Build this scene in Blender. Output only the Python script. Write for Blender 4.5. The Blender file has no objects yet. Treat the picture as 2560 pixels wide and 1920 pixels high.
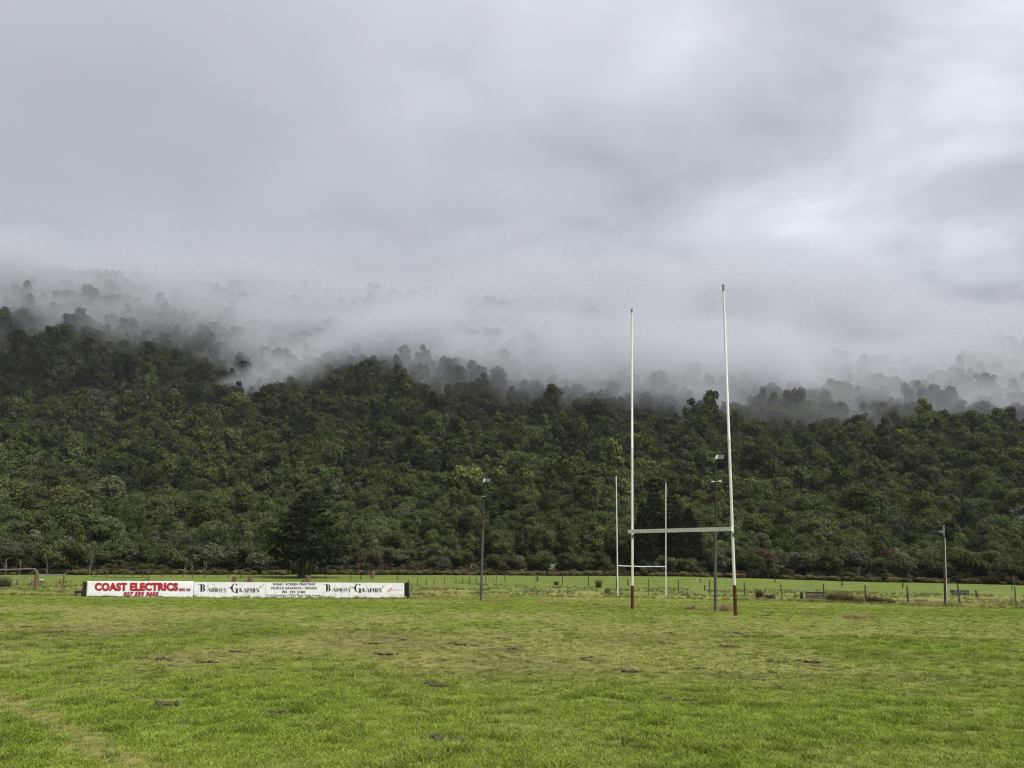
import bpy, math, random
import numpy as np
from mathutils import Vector, Matrix

# ------------------------------------------------------------------ camera
sc = bpy.context.scene
col = sc.collection
F, HC = 1923.0, 1.62                       # focal length in photo pixels, eye height (m)
PITCH, ROLL = math.radians(13.23), math.radians(0.8)
_R = np.array([1., 0, 0]); _F = np.array([0, math.cos(PITCH), math.sin(PITCH)]); _U = np.array([0, -math.sin(PITCH), math.cos(PITCH)])
CX = math.cos(ROLL)*_R + math.sin(ROLL)*_U
CY = -math.sin(ROLL)*_R + math.cos(ROLL)*_U
cam_d = bpy.data.cameras.new('camera'); cam = bpy.data.objects.new('camera', cam_d); col.objects.link(cam)
cam_d.sensor_fit = 'HORIZONTAL'; cam_d.sensor_width = 36.0; cam_d.lens = 36.0*F/2560
cam_d.clip_start = 0.1; cam_d.clip_end = 12000
cam.matrix_world = Matrix(((CX[0], CY[0], -_F[0], 0), (CX[1], CY[1], -_F[1], 0), (CX[2], CY[2], -_F[2], HC), (0, 0, 0, 1)))
sc.camera = cam

# ------------------------------------------------------------------ light: overcast sky + one soft sun
SUN_AZ, SUN_EL = math.radians(122), math.radians(56)     # clockwise from the view direction
sun_dir = Vector((math.sin(SUN_AZ)*math.cos(SUN_EL), math.cos(SUN_AZ)*math.cos(SUN_EL), math.sin(SUN_EL)))
world = bpy.data.worlds.new('World'); sc.world = world; world.use_nodes = True
def build_world():
    nt = world.node_tree; nt.nodes.clear(); N = nt.nodes.new; L = nt.links.new
    def math_(op, a, b=None, clamp=False):
        n = N('ShaderNodeMath'); n.operation = op; n.use_clamp = clamp
        for i, v in enumerate((a, b)):
            if v is None: continue
            if isinstance(v, (int, float)): n.inputs[i].default_value = v
            else: L(v, n.inputs[i])
        return n.outputs[0]
    out = N('ShaderNodeOutputWorld'); bg = N('ShaderNodeBackground'); L(bg.outputs[0], out.inputs[0])
    sky = N('ShaderNodeTexSky'); sky.sky_type = 'NISHITA'; sky.sun_disc = False
    sky.sun_elevation = SUN_EL; sky.sun_rotation = SUN_AZ
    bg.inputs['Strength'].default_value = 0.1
    tc = N('ShaderNodeTexCoord'); sep = N('ShaderNodeSeparateXYZ'); L(tc.outputs['Generated'], sep.inputs[0])
    z = math_('MAXIMUM', sep.outputs[2], 0.0)
    den = math_('ADD', z, 0.22)
    comb = N('ShaderNodeCombineXYZ')
    L(math_('DIVIDE', sep.outputs[0], den), comb.inputs[0]); L(math_('DIVIDE', sep.outputs[1], den), comb.inputs[1])
    def noise(scale, detail, rough, dist, off):
        mp = N('ShaderNodeMapping'); mp.inputs['Location'].default_value = off; mp.inputs['Scale'].default_value = (scale, scale*1.2, 1); mp.inputs['Rotation'].default_value = (0, 0, 0.35)
        L(comb.outputs[0], mp.inputs[0])
        n = N('ShaderNodeTexNoise'); n.inputs['Scale'].default_value = 1; n.inputs['Detail'].default_value = detail
        n.inputs['Roughness'].default_value = rough; n.inputs['Distortion'].default_value = dist
        L(mp.outputs[0], n.inputs['Vector']); return n.outputs['Fac']
    big = noise(0.8, 3.0, 0.45, 0.15, (3.1, 1.7, 0)); fine = noise(2.5, 4.5, 0.52, 0.3, (7.3, 2.2, 0))
    # light coming through where the cloud is thin
    dot = N('ShaderNodeVectorMath'); dot.operation = 'DOT_PRODUCT'; L(tc.outputs['Generated'], dot.inputs[0]); dot.inputs[1].default_value = Vector((.62, .66, .40)).normalized()   # thinner cloud, up and to the right
    glow = math_('POWER', math_('MAXIMUM', dot.outputs['Value'], 0.0), 5.0)
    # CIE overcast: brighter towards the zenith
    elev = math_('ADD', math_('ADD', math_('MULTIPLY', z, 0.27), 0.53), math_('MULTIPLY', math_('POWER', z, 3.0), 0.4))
    b = math_('MULTIPLY', math_('SUBTRACT', big, 0.5), 0.40)
    f = math_('MULTIPLY', math_('SUBTRACT', fine, 0.5), 0.62)
    f = math_('MULTIPLY', f, math_('ADD', math_('MULTIPLY', glow, 2.0), 0.18))
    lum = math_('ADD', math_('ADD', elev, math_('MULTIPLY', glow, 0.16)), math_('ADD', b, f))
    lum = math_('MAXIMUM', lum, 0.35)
    tint = N('ShaderNodeMix'); tint.data_type = 'RGBA'
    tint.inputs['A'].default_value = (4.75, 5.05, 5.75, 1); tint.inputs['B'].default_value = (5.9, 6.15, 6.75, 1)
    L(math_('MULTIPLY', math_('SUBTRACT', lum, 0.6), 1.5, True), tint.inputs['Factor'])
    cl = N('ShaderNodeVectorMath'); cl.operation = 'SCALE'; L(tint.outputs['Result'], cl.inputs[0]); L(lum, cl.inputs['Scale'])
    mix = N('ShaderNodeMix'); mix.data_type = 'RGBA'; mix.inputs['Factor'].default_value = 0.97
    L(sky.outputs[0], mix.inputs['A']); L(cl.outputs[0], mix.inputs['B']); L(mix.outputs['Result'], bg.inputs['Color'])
build_world()
sun_d = bpy.data.lights.new('sun', 'SUN'); sun_d.energy = 2.8; sun_d.angle = math.radians(30); sun_d.color = (1.0, 0.97, 0.92)
sun = bpy.data.objects.new('sun', sun_d); col.objects.link(sun)
sun.rotation_euler = (-sun_dir).to_track_quat('-Z', 'Y').to_euler()
vs = sc.view_settings; vs.view_transform = 'Standard'; vs.look = 'None'; vs.exposure = 0.55; vs.gamma = 1.0; vs.use_curve_mapping = False
sc.render.engine = 'CYCLES'
cy = sc.cycles
cy.use_denoising = True; cy.denoiser = 'OPENIMAGEDENOISE'; cy.denoising_prefilter = 'NONE'; cy.denoising_input_passes = 'RGB_ALBEDO_NORMAL'; cy.filter_width = 1.2; cy.max_bounces = 8; cy.diffuse_bounces = 3; cy.glossy_bounces = 2; cy.transmission_bounces = 2
cy.volume_bounces = 3; cy.transparent_max_bounces = 8; cy.volume_step_rate = 0.7; cy.volume_max_steps = 256
cy.use_fast_gi = False; cy.caustics_reflective = False; cy.caustics_refractive = False; cy.sample_clamp_indirect = 4

# ------------------------------------------------------------------ noise + terrain
def _hash(ix, iy, s):
    h = (ix.astype(np.int64)*374761393 + iy.astype(np.int64)*668265263 + s*1442695041) & 0xffffffff
    h = ((h ^ (h >> 13))*1274126177) & 0xffffffff
    return ((h ^ (h >> 16)) & 0xffff)/65535.0
def vnoise(x, y, s=0):
    x = np.asarray(x, float); y = np.asarray(y, float)
    ix = np.floor(x); iy = np.floor(y); fx = x-ix; fy = y-iy
    fx = fx*fx*(3-2*fx); fy = fy*fy*(3-2*fy)
    a = _hash(ix, iy, s); b = _hash(ix+1, iy, s); c = _hash(ix, iy+1, s); d = _hash(ix+1, iy+1, s)
    return (a*(1-fx)+b*fx)*(1-fy) + (c*(1-fx)+d*fx)*fy
def fbm(x, y, s=0, o=4):
    v = 0; a = .5; t = 0
    for k in range(o):
        v = v + a*vnoise(np.asarray(x)*2**k, np.asarray(y)*2**k, s+k*17); t += a; a *= .5
    return v/t
def sstep(a, b, v):
    t = np.clip((v-a)/(b-a), 0, 1); return t*t*(3-2*t)
def tt(x, y): return np.asarray(x, float)/np.maximum(np.asarray(y, float), 40)
def EDGE(t): return np.interp(t, [-.8, -.6, -.27, 0, .22, .48, .66, .8], [96, 100, 117, 121, 126, 112, 102, 98])
def FIELD_EDGE(t): return np.interp(t, [-.7, -.5, -.13, -.06, .17, .4, .66], [46, 46, 49, 56, 58, 53, 47])
def H(x, y):
    x = np.asarray(x, float); y = np.asarray(y, float); t = tt(x, y); E = EDGE(t)
    z = np.interp(y, [-500, 28, 33, 43, 48, 60, 85], [0, 0, -.06, -.43, -.51, -.6, -.62])
    z = z + sstep(84, E, y)*np.interp(t, [-.66, -.3, 0, .22, .45, .66], [.12, .36, .66, .8, .56, .56])
    fe = FIELD_EDGE(t)
    z = z - .10*np.exp(-((y-fe-3.0)/2.2)**2)
    z = z + (fbm(x/3.1, y/3.1, 5, 3)-.5)*.16*sstep(0, 4, y-fe)*(1-.55*sstep(75, 90, y)) + (fbm(x/2.5, y/2.5, 9, 3)-.5)*.035
    z = z + 0.30*np.exp(-((x+7)/6.0)**2-((y-84)/7)**2)          # low mound by the broken fence
    z = z + sstep(E+3, E+11, y)*np.interp(t, [-.6, -.3, -.15, .2, .3, .66], [.7, .9, 1.35, 1.35, .9, .8])
    s = y-(E-120)
    A = np.interp(s, [145, 170, 200, 300, 400, 450, 500, 600, 700, 790, 900, 1300], [0, 3, 9, 36, 73, 96, 121, 168, 212, 242, 242, 190])
    Lf = np.interp(t, [-.8, -.66, -.4, -.2, 0, .1, .2, .37, .66, .8], [.20, .19, .13, .11, .10, .10, .06, -.05, -.07, -.07])
    z = z + A*(1+Lf*sstep(250, 600, y))
    g = lambda cx, cy_, sx, sy: np.exp(-((x-cx)/sx)**2-((y-cy_)/sy)**2)
    z = z + 2*g(-225, 385, 80, 95) - 10*g(-165, 470, 45, 100) + 6*g(-60, 440, 85, 70) + 5*g(120, 430, 60, 70) - 10*g(140, 560, 40, 80) + 4*g(330, 460, 90, 70)
    hm = sstep(165, 320, y)
    z = z + hm*((fbm(x/120, y/120, 31, 3)-.5)*(16-8*sstep(380, 480, y)) + (fbm(x/38, y/38, 41, 2)-.5)*9)
    return z

def ray(px, py):
    u = (px-1280)/F; v = (960-py)/F
    d = _F + u*CX + v*CY
    return d
def at(px, py, Y):                      # the point seen at a photo pixel on the plane y = Y
    d = ray(px, py); k = Y/d[1]; return Vector((d[0]*k, Y, HC+d[2]*k))
def gp(px, py, ymin=5, ymax=400):       # the ground point seen at a photo pixel
    d = ray(px, py); ys = np.geomspace(ymin, ymax, 4000)
    k = ys/d[1]; hz = H(d[0]*k, ys)-(HC+d[2]*k)
    i = np.argmax(hz > 0)
    if hz[i] <= 0: i = len(ys)-1
    Y = ys[i]; return Vector((d[0]*Y/d[1], Y, float(H(d[0]*Y/d[1], Y))))
def proj(p):
    q = np.asarray(p, float)-np.array([0, 0, HC]); k = q@_F
    return 1280+F*(q@CX)/k, 960-F*(q@CY)/k
def gz(x, y): return float(H(x, y))

# ------------------------------------------------------------------ helpers
def tag(o, label=None, cat=None, group=None, kind=None):
    if label: o['label'] = label
    if cat: o['category'] = cat
    if group: o['group'] = group
    if kind: o['kind'] = kind
    return o
def empty(name, loc, label=None, cat=None, group=None):
    o = bpy.data.objects.new(name, None); col.objects.link(o); o.location = loc; o.empty_display_size = .2
    return tag(o, label, cat, group)
class MB:
    def __init__(s): s.v = []; s.f = []
    def box(s, c, size, rot=None):
        c = Vector(c); hx, hy, hz = [q/2 for q in size]; b = len(s.v)
        for dz in (-hz, hz):
            for dx, dy in ((-hx, -hy), (hx, -hy), (hx, hy), (-hx, hy)):
                p = Vector((dx, dy, dz))
                if rot is not None: p = rot @ p
                s.v.append(c+p)
        s.f += [tuple(b+i for i in q) for q in ((3, 2, 1, 0), (4, 5, 6, 7), (0, 1, 5, 4), (1, 2, 6, 5), (2, 3, 7, 6), (3, 0, 4, 7))]
        return s
    def bar(s, a, b, w, d=None, up=(0, 0, 1)):      # rectangular bar from a to b
        a = Vector(a); b = Vector(b); d = d or w
        z = (b-a).normalized(); u = Vector(up)
        if abs(z.dot(u)) > .97: u = Vector((0, 1, 0))
        x = z.cross(u).normalized(); y = x.cross(z)
        M = Matrix((x, z, y)).transposed()
        return s.box((a+b)/2, (w, (b-a).length, d), M)
    def tube(s, pts, rad, seg=8, cap=True, jag=0, rng=None):
        pts = [Vector(p) for p in pts]; n = len(pts)
        if not hasattr(rad, '__len__'): rad = [rad]*n
        b = len(s.v); prev = None
        for i, p in enumerate(pts):
            z = (pts[min(i+1, n-1)]-pts[max(i-1, 0)]).normalized()
            u = Vector((1, 0, 0)) if abs(z.x) < .9 else Vector((0, 1, 0))
            if prev is not None: u = prev
            y = z.cross(u).normalized(); x = y.cross(z).normalized(); prev = x
            for k in range(seg):
                a = 2*math.pi*k/seg; r = rad[i]*(1+(rng.uniform(-jag, jag) if jag else 0))
                s.v.append(p+x*(math.cos(a)*r)+y*(math.sin(a)*r))
        for i in range(n-1):
            for k in range(seg):
                k2 = (k+1) % seg
                s.f.append((b+i*seg+k, b+i*seg+k2, b+(i+1)*seg+k2, b+(i+1)*seg+k))
        if cap:
            s.f.append(tuple(b+k for k in range(seg))[::-1]); s.f.append(tuple(b+(n-1)*seg+k for k in range(seg)))
        return s
    def mesh(s, name, smooth=False, origin=None):
        o = Vector(origin) if origin is not None else Vector((0, 0, 0))
        me = bpy.data.meshes.new(name); me.from_pydata([tuple(Vector(v)-o) for v in s.v], [], s.f); me.update()
        if smooth: me.shade_smooth(); me.set_sharp_from_angle(angle=math.radians(50))
        return me
    def build(s, name, mat, parent=None, smooth=False):
        # vertices are world positions; children sit under an unrotated Empty
        p = Vector((0, 0, 0)); q = parent
        while q is not None: p += q.location; q = q.parent
        me = s.mesh(name, smooth, p); me.materials.append(mat)
        o = bpy.data.objects.new(name, me); col.objects.link(o)
        if parent is not None: o.parent = parent
        return o

def material(name, c1, c2=None, scale=4.0, rough=.8, bump=0.0, detail=4, stretch=(1, 1, 1), metallic=0, spec=.3, lo=.35, hi=.65, c3=None, s3=1.0, lo3=.55, hi3=.7, stretch3=(1, 1, 1)):
    m = bpy.data.materials.new(name); m.use_nodes = True; nt = m.node_tree; N = nt.nodes.new; L = nt.links.new
    p = nt.nodes['Principled BSDF']; p.inputs['Roughness'].default_value = rough; p.inputs['Metallic'].default_value = metallic
    p.inputs['Specular IOR Level'].default_value = spec
    p.inputs['Base Color'].default_value = (*c1, 1)
    if c2 is None: return m
    tc = N('ShaderNodeTexCoord')
    def nz(sc_, st, det=detail):
        mp = N('ShaderNodeMapping'); mp.inputs['Scale'].default_value = st; L(tc.outputs['Object'], mp.inputs[0])
        n = N('ShaderNodeTexNoise'); n.inputs['Scale'].default_value = sc_; n.inputs['Detail'].default_value = det; n.inputs['Roughness'].default_value = .6
        L(mp.outputs[0], n.inputs['Vector']); return n.outputs['Fac']
    def ramp(fac, a, b):
        r = N('ShaderNodeMapRange'); r.interpolation_type = 'SMOOTHSTEP'; r.inputs['From Min'].default_value = a; r.inputs['From Max'].default_value = b
        L(fac, r.inputs['Value']); return r.outputs[0]
    n1 = nz(scale, stretch)
    mx = N('ShaderNodeMix'); mx.data_type = 'RGBA'; mx.inputs['A'].default_value = (*c1, 1); mx.inputs['B'].default_value = (*c2, 1)
    L(ramp(n1, lo, hi), mx.inputs['Factor']); res = mx.outputs['Result']
    if c3 is not None:
        m3 = N('ShaderNodeMix'); m3.data_type = 'RGBA'; L(res, m3.inputs['A']); m3.inputs['B'].default_value = (*c3, 1)
        L(ramp(nz(s3, stretch3), lo3, hi3), m3.inputs['Factor']); res = m3.outputs['Result']
    L(res, p.inputs['Base Color'])
    if bump:
        bn = N('ShaderNodeBump'); bn.inputs['Strength'].default_value = bump; bn.inputs['Distance'].default_value = .02
        L(n1, bn.inputs['Height']); L(bn.outputs[0], p.inputs['Normal'])
    return m

def leaf_material(name, translucent=.25):
    """Leaf colour: 'tint' of the plant (property or instance attribute) times the 'tone' of the leaf clump."""
    m = bpy.data.materials.new(name); m.use_nodes = True; nt = m.node_tree; nt.nodes.clear(); N = nt.nodes.new; L = nt.links.new
    out = N('ShaderNodeOutputMaterial')
    a = N('ShaderNodeAttribute'); a.attribute_type = 'INSTANCER'; a.attribute_name = 'tint'
    t = N('ShaderNodeAttribute'); t.attribute_type = 'GEOMETRY'; t.attribute_name = 'tone'
    v = N('ShaderNodeVectorMath'); v.operation = 'SCALE'; L(a.outputs['Color'], v.inputs[0]); L(t.outputs['Fac'], v.inputs['Scale'])
    d = N('ShaderNodeBsdfDiffuse'); L(v.outputs[0], d.inputs['Color']); res = d.outputs[0]
    if translucent:
        tr = N('ShaderNodeBsdfTranslucent'); L(v.outputs[0], tr.inputs['Color'])
        mx = N('ShaderNodeMixShader'); mx.inputs[0].default_value = translucent; L(res, mx.inputs[1]); L(tr.outputs[0], mx.inputs[2]); res = mx.outputs[0]
    L(res, out.inputs[0]); return m
M_LEAF = leaf_material('leaf'); M_BLADE = leaf_material('grass_blade', .3)

def quads_mesh(name, P, tone, mats, extra=None, smooth=False):
    """P: (n,4,3) leaf quads; extra: (verts, faces, material_index, tone) joined on."""
    n = len(P); V = P.reshape(-1, 3); nv = len(V)
    faces = np.arange(nv, dtype=np.int32); fl = np.full(n, 4, np.int32); mi = np.zeros(n, np.int32)
    tv = np.repeat(tone, 4)
    if extra is not None:
        ev, ef, emi, et = extra
        V = np.vstack([V, ev]); faces = np.concatenate([faces, (np.concatenate([np.array(f) for f in ef])+nv).astype(np.int32)])
        fl = np.concatenate([fl, np.array([len(f) for f in ef], np.int32)]); mi = np.concatenate([mi, np.asarray(emi, np.int32)])
        tv = np.concatenate([tv, et])
    me = bpy.data.meshes.new(name)
    me.vertices.add(len(V)); me.vertices.foreach_set('co', V.astype(np.float32).ravel())
    me.loops.add(len(faces)); me.loops.foreach_set('vertex_index', faces)
    me.polygons.add(len(fl)); st = np.concatenate([[0], np.cumsum(fl)[:-1]]).astype(np.int32)
    me.polygons.foreach_set('loop_start', st)
    for q in mats: me.materials.append(q)
    me.polygons.foreach_set('material_index', mi)
    at_ = me.attributes.new('tone', 'FLOAT', 'POINT'); at_.data.foreach_set('value', tv.astype(np.float32))
    me.update(calc_edges=True); me.validate()
    return me

def scatter(name, pts, rot, scl, idx, tint, protos):
    """One 'stuff' object: geometry-node instances of the prototype meshes on points."""
    pc = bpy.data.collections.new(name+'_kinds')
    for i, me in enumerate(protos):
        pc.objects.link(bpy.data.objects.new('%s_kind_%02d' % (name, i), me))
    me = bpy.data.meshes.new(name); me.vertices.add(len(pts)); me.vertices.foreach_set('co', np.asarray(pts, np.float32).ravel())
    for nm, ty, arr in (('rot', 'FLOAT_VECTOR', rot), ('scl', 'FLOAT_VECTOR', scl), ('tint', 'FLOAT_COLOR', tint)):
        a = me.attributes.new(nm, ty, 'POINT')
        if ty == 'FLOAT_COLOR':
            arr = np.concatenate([arr, np.ones((len(arr), 1))], 1); a.data.foreach_set('color', arr.astype(np.float32).ravel())
        else: a.data.foreach_set('vector', np.asarray(arr, np.float32).ravel())
    a = me.attributes.new('idx', 'INT', 'POINT'); a.data.foreach_set('value', np.asarray(idx, np.int32))
    o = bpy.data.objects.new(name, me); col.objects.link(o); o['kind'] = 'stuff'
    g = bpy.data.node_groups.new(name+'_scatter', 'GeometryNodeTree')
    g.interface.new_socket('Geometry', in_out='INPUT', socket_type='NodeSocketGeometry'); g.interface.new_socket('Geometry', in_out='OUTPUT', socket_type='NodeSocketGeometry')
    N = g.nodes.new; L = g.links.new
    gi = N('NodeGroupInput'); go = N('NodeGroupOutput'); ip = N('GeometryNodeInstanceOnPoints'); ci = N('GeometryNodeCollectionInfo')
    ci.inputs['Collection'].default_value = pc; ci.inputs['Separate Children'].default_value = True; ci.inputs['Reset Children'].default_value = True
    ip.inputs['Pick Instance'].default_value = True
    L(gi.outputs[0], ip.inputs['Points']); L(ci.outputs[0], ip.inputs['Instance'])
    for nm, dt, sk in (('idx', 'INT', 'Instance Index'), ('rot', 'FLOAT_VECTOR', 'Rotation'), ('scl', 'FLOAT_VECTOR', 'Scale')):
        na = N('GeometryNodeInputNamedAttribute'); na.data_type = dt; na.inputs['Name'].default_value = nm
        L(na.outputs['Attribute'], ip.inputs[sk])
    L(ip.outputs[0], go.inputs[0])
    md = o.modifiers.new('scatter', 'NODES'); md.node_group = g
    return o

# ------------------------------------------------------------------ ground cover maps (shared by the turf and its blades)
def _seg(x, y, pts):
    d = np.full(np.shape(x), 1e9)
    for (ax, ay), (bx, by) in zip(pts[:-1], pts[1:]):
        vx, vy = bx-ax, by-ay; k = np.clip(((x-ax)*vx+(y-ay)*vy)/(vx*vx+vy*vy), 0, 1)
        d = np.minimum(d, np.hypot(x-ax-k*vx, y-ay-k*vy))
    return d
PATH = [tuple(gp(px, py)[:2]) for px, py in ((-160, 1660), (0, 1752), (110, 1800), (230, 1860), (400, 1925), (560, 1990))]
LINES = [[tuple(gp(px, py)[:2]) for px, py in q] for q in (((-100, 1756), (130, 1752), (460, 1748)), ((1380, 1703), (1600, 1698), (1840, 1688)), ((840, 1522), (1330, 1522), (1700, 1525)), ((1950, 1528), (2140, 1545), (2560, 1560)))]
CLOD_PX = ((153, 1581), (587, 1630), (752, 1634), (660, 1674), (935, 1610), (1010, 1601), (1149, 1613), (1192, 1615), (1253, 1597), (966, 1637), (396, 1772), (414, 1762), (707, 1784), (1111, 1847), (1097, 1715), (67, 1568), (185, 1670), (365, 1646), (758, 1648), (1143, 1518), (1287, 1624), (1410, 1601), (1679, 1584), (1665, 1609), (1827, 1618), (1850, 1584), (1743, 1672), (1480, 1644), (1937, 1655), (2032, 1657), (1679, 1750), (1720, 1751), (1954, 1722), (2550, 1630), (1575, 1680), (1130, 1610), (640, 1662), (530, 1657), (410, 1650))
CLOD_XY = [tuple(gp(q[0], q[1])[:2]) for q in CLOD_PX]
def dryness(x, y):
    x = np.asarray(x, float); y = np.asarray(y, float); t = tt(x, y)
    band = sstep(9.5, 13.5, y)*(1-sstep(25, 33, y))
    side = np.interp(t, [-.7, -.2, .15, .4, .7], [1, .95, .7, .45, .4])
    n = fbm(x/3.6, y/5.5, 71, 4)
    d = band*side*sstep(.26, .62, n)*.85
    d = np.maximum(d, .30*sstep(.48, .72, fbm(x/.9, y/1.2, 77, 4)))
    d = np.maximum(d, .6*sstep(36, 44, y)*sstep(.4, .65, fbm(x/6, y/2.2, 79, 3))*(y < 62))
    p = _seg(x, y, PATH); p = p+(fbm(x/.35, y/.35, 81, 3)-.5)*.45
    d = np.maximum(d, (1-sstep(.10, .30, p))*.78)
    for q in LINES: d = np.maximum(d, (1-sstep(.03, .16, _seg(x, y, q)+(fbm(x/.3, y/.3, 83, 2)-.5)*.12))*.5)
    fe = FIELD_EDGE(t)
    rough = sstep(-.5, 1.5, y-fe)*(1-sstep(66, 84, y))
    d = np.maximum(d, rough*.7*sstep(.35, .6, fbm(x/2.3, y/3, 91, 3)))
    return np.clip(d, 0, 1)
def muddiness(x, y):
    x = np.asarray(x, float); y = np.asarray(y, float); t = tt(x, y)
    band = sstep(10.5, 13, y)*(1-sstep(19, 25, y))*np.interp(t, [-.7, .1, .35, .6], [1, 1, .55, .12])
    m = band*sstep(.56, .70, fbm(x/1.3, y/.9, 101, 4))*sstep(.42, .6, fbm(x/.22, y/.2, 103, 3))*.8
    m = np.maximum(m, .8*sstep(.72, .78, fbm(x/.3, y/.26, 107, 3))*sstep(6, 8, y)*(1-sstep(26, 30, y)))
    m = np.maximum(m, band*.35*sstep(.4, .7, fbm(x/2.6, y/1.4, 113, 4)))
    m = np.maximum(m, .55*sstep(0, 2, y-EDGE(t)))
    for i, (cx_, cy_) in enumerate(CLOD_XY):
        r2 = ((x-cx_)/.26)**2+((y-cy_)/.20)**2; k = r2 < 9
        if k.any(): m[k] = np.maximum(m[k], .75*np.exp(-r2[k])*sstep(.3, .6, fbm(x[k]/.12, y[k]/.12, 117, 2)))
    fe = FIELD_EDGE(t)
    m = np.maximum(m, .9*np.exp(-((y-fe-2.5)/1.6)**2)*sstep(.0, .5, t)*sstep(.35, .6, fbm(x/1.5, y/1.5, 111, 2)))
    return np.clip(m, 0, 1)

def sheet(name, xs, ys, mat, dz=0.0, attrs=True):
    X, Y = np.meshgrid(xs, ys); Z = H(X, Y)+dz
    V = np.stack([X, Y, Z], -1).reshape(-1, 3); nx, ny = len(xs), len(ys)
    i = (np.arange(ny-1)[:, None]*nx+np.arange(nx-1)[None, :]).ravel()
    Q = np.stack([i, i+1, i+nx+1, i+nx], 1).astype(np.int32)
    me = bpy.data.meshes.new(name); me.vertices.add(len(V)); me.vertices.foreach_set('co', V.astype(np.float32).ravel())
    me.loops.add(Q.size); me.loops.foreach_set('vertex_index', Q.ravel()); me.polygons.add(len(Q)); me.polygons.foreach_set('loop_start', np.arange(len(Q), dtype=np.int32)*4)
    if attrs:
        for nm, fn in (('dry', dryness), ('mud', muddiness), ('pasture_shade', lambda a, b: sstep(0, 5, b-FIELD_EDGE(tt(a, b))))):
            a = me.attributes.new(nm, 'FLOAT', 'POINT'); a.data.foreach_set('value', fn(X, Y).ravel().astype(np.float32))
    me.materials.append(mat); me.update(calc_edges=True); me.shade_smooth()
    o = bpy.data.objects.new(name, me); col.objects.link(o); o['kind'] = 'structure'; return o
# ------------------------------------------------------------------ ground and hillside
G_GREEN, G_GREEN2, G_DRY, G_MUD = (.130, .178, .026), (.170, .208, .036), (.260, .230, .078), (.062, .046, .030)
def turf_material():
    m = bpy.data.materials.new('turf'); m.use_nodes = True; nt = m.node_tree; N = nt.nodes.new; L = nt.links.new
    p = nt.nodes['Principled BSDF']; p.inputs['Roughness'].default_value = .9; p.inputs['Specular IOR Level'].default_value = .1
    geo = N('ShaderNodeNewGeometry')
    def nz(s, det, rough=.6):
        n = N('ShaderNodeTexNoise'); n.inputs['Scale'].default_value = s; n.inputs['Detail'].default_value = det; n.inputs['Roughness'].default_value = rough
        L(geo.outputs['Position'], n.inputs['Vector']); return n.outputs['Fac']
    def mr(v, a, b, c=0., d=1.):
        r = N('ShaderNodeMapRange'); r.inputs['From Min'].default_value = a; r.inputs['From Max'].default_value = b; r.inputs['To Min'].default_value = c; r.inputs['To Max'].default_value = d
        L(v, r.inputs['Value']); return r.outputs[0]
    def mix(f, a, b):
        x = N('ShaderNodeMix'); x.data_type = 'RGBA'
        for s, v in (('A', a), ('B', b)):
            if isinstance(v, tuple): x.inputs[s].default_value = (*v, 1)
            else: L(v, x.inputs[s])
        L(f, x.inputs['Factor']); return x.outputs['Result']
    def att(n):
        a = N('ShaderNodeAttribute'); a.attribute_name = n; return a.outputs['Fac']
    fine = nz(9, 6, .7)
    c = mix(mr(nz(.45, 5), .35, .65), G_GREEN, G_GREEN2)
    c = mix(att('pasture_shade'), c, mix(mr(nz(.3, 5), .35, .65), (.098, .145, .020), (.136, .176, .030)))  # paddock green, darkened in place of the shade between blades it lacks
    ad = N('ShaderNodeMath'); ad.operation = 'ADD'; L(att('dry'), ad.inputs[0]); L(mr(fine, .3, .7, -.22, .22), ad.inputs[1]); ad.use_clamp = True
    c = mix(ad.outputs[0], c, G_DRY)
    am = N('ShaderNodeMath'); am.operation = 'ADD'; L(att('mud'), am.inputs[0]); L(mr(fine, .3, .7, -.3, .15), am.inputs[1]); am.use_clamp = True
    c = mix(am.outputs[0], c, G_MUD)
    h = N('ShaderNodeHueSaturation'); L(c, h.inputs['Color']); L(mr(nz(22, 4, .7), .25, .75, .55, 1.35), h.inputs['Value'])
    L(h.outputs[0], p.inputs['Base Color'])
    b = N('ShaderNodeBump'); b.inputs['Strength'].default_value = .6; b.inputs['Distance'].default_value = .06; L(fine, b.inputs['Height']); L(b.outputs[0], p.inputs['Normal'])
    return m
M_TURF = turf_material()
def axis(parts): return np.unique(np.concatenate([np.linspace(a, b, n) for a, b, n in parts]))
gx = axis(((-420, -110, 32), (-110, -40, 141), (-40, 40, 400), (40, 110, 141), (110, 420, 32)))
gy = axis(((-150, 0, 31), (0, 5, 11), (5, 30, 160), (30, 62, 130), (62, 170, 150)))
ground = sheet('ground', gx, gy, M_TURF)
M_HILL = material('forest_floor', (.022, .028, .014), (.040, .038, .020), scale=.3, rough=1)
hillside = sheet('hillside', axis(((-1000, -450, 56), (-450, 450, 226), (450, 1000, 56))), axis(((150, 420, 70), (420, 1300, 90))), M_HILL, dz=-.25, attrs=False)

# gravel road on its low bank behind the paddock
M_ROAD = material('road_gravel', (.085, .082, .078), (.13, .125, .115), scale=1.5, rough=.95)
def road():
    mb = MB(); ts = np.linspace(-.62, .62, 90)
    for k, t in enumerate(ts):
        y0 = EDGE(t)+11.2
        for j, dy in enumerate((0, 1.3, 2.7, 4.2)):
            y = y0+dy; x = t*y; z = gz(x, y0+2)+.06-(0.10 if j in (0, 3) else 0)+.35*math.exp(-((t-.06)/.2)**2)
            mb.v.append(Vector((x, y, z)))
        mb.v.append(Vector((t*(y0-1.6), y0-1.6, gz(t*(y0-1.6), y0-1.6)-.1)))
        if k:
            a, b = (k-1)*5, k*5
            for j in range(3): mb.f.append((a+j, b+j, b+j+1, a+j+1))
            mb.f.append((a+4, b+4, b, a))
    o = mb.build('road', M_ROAD); o['kind'] = 'structure'
road()

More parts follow.
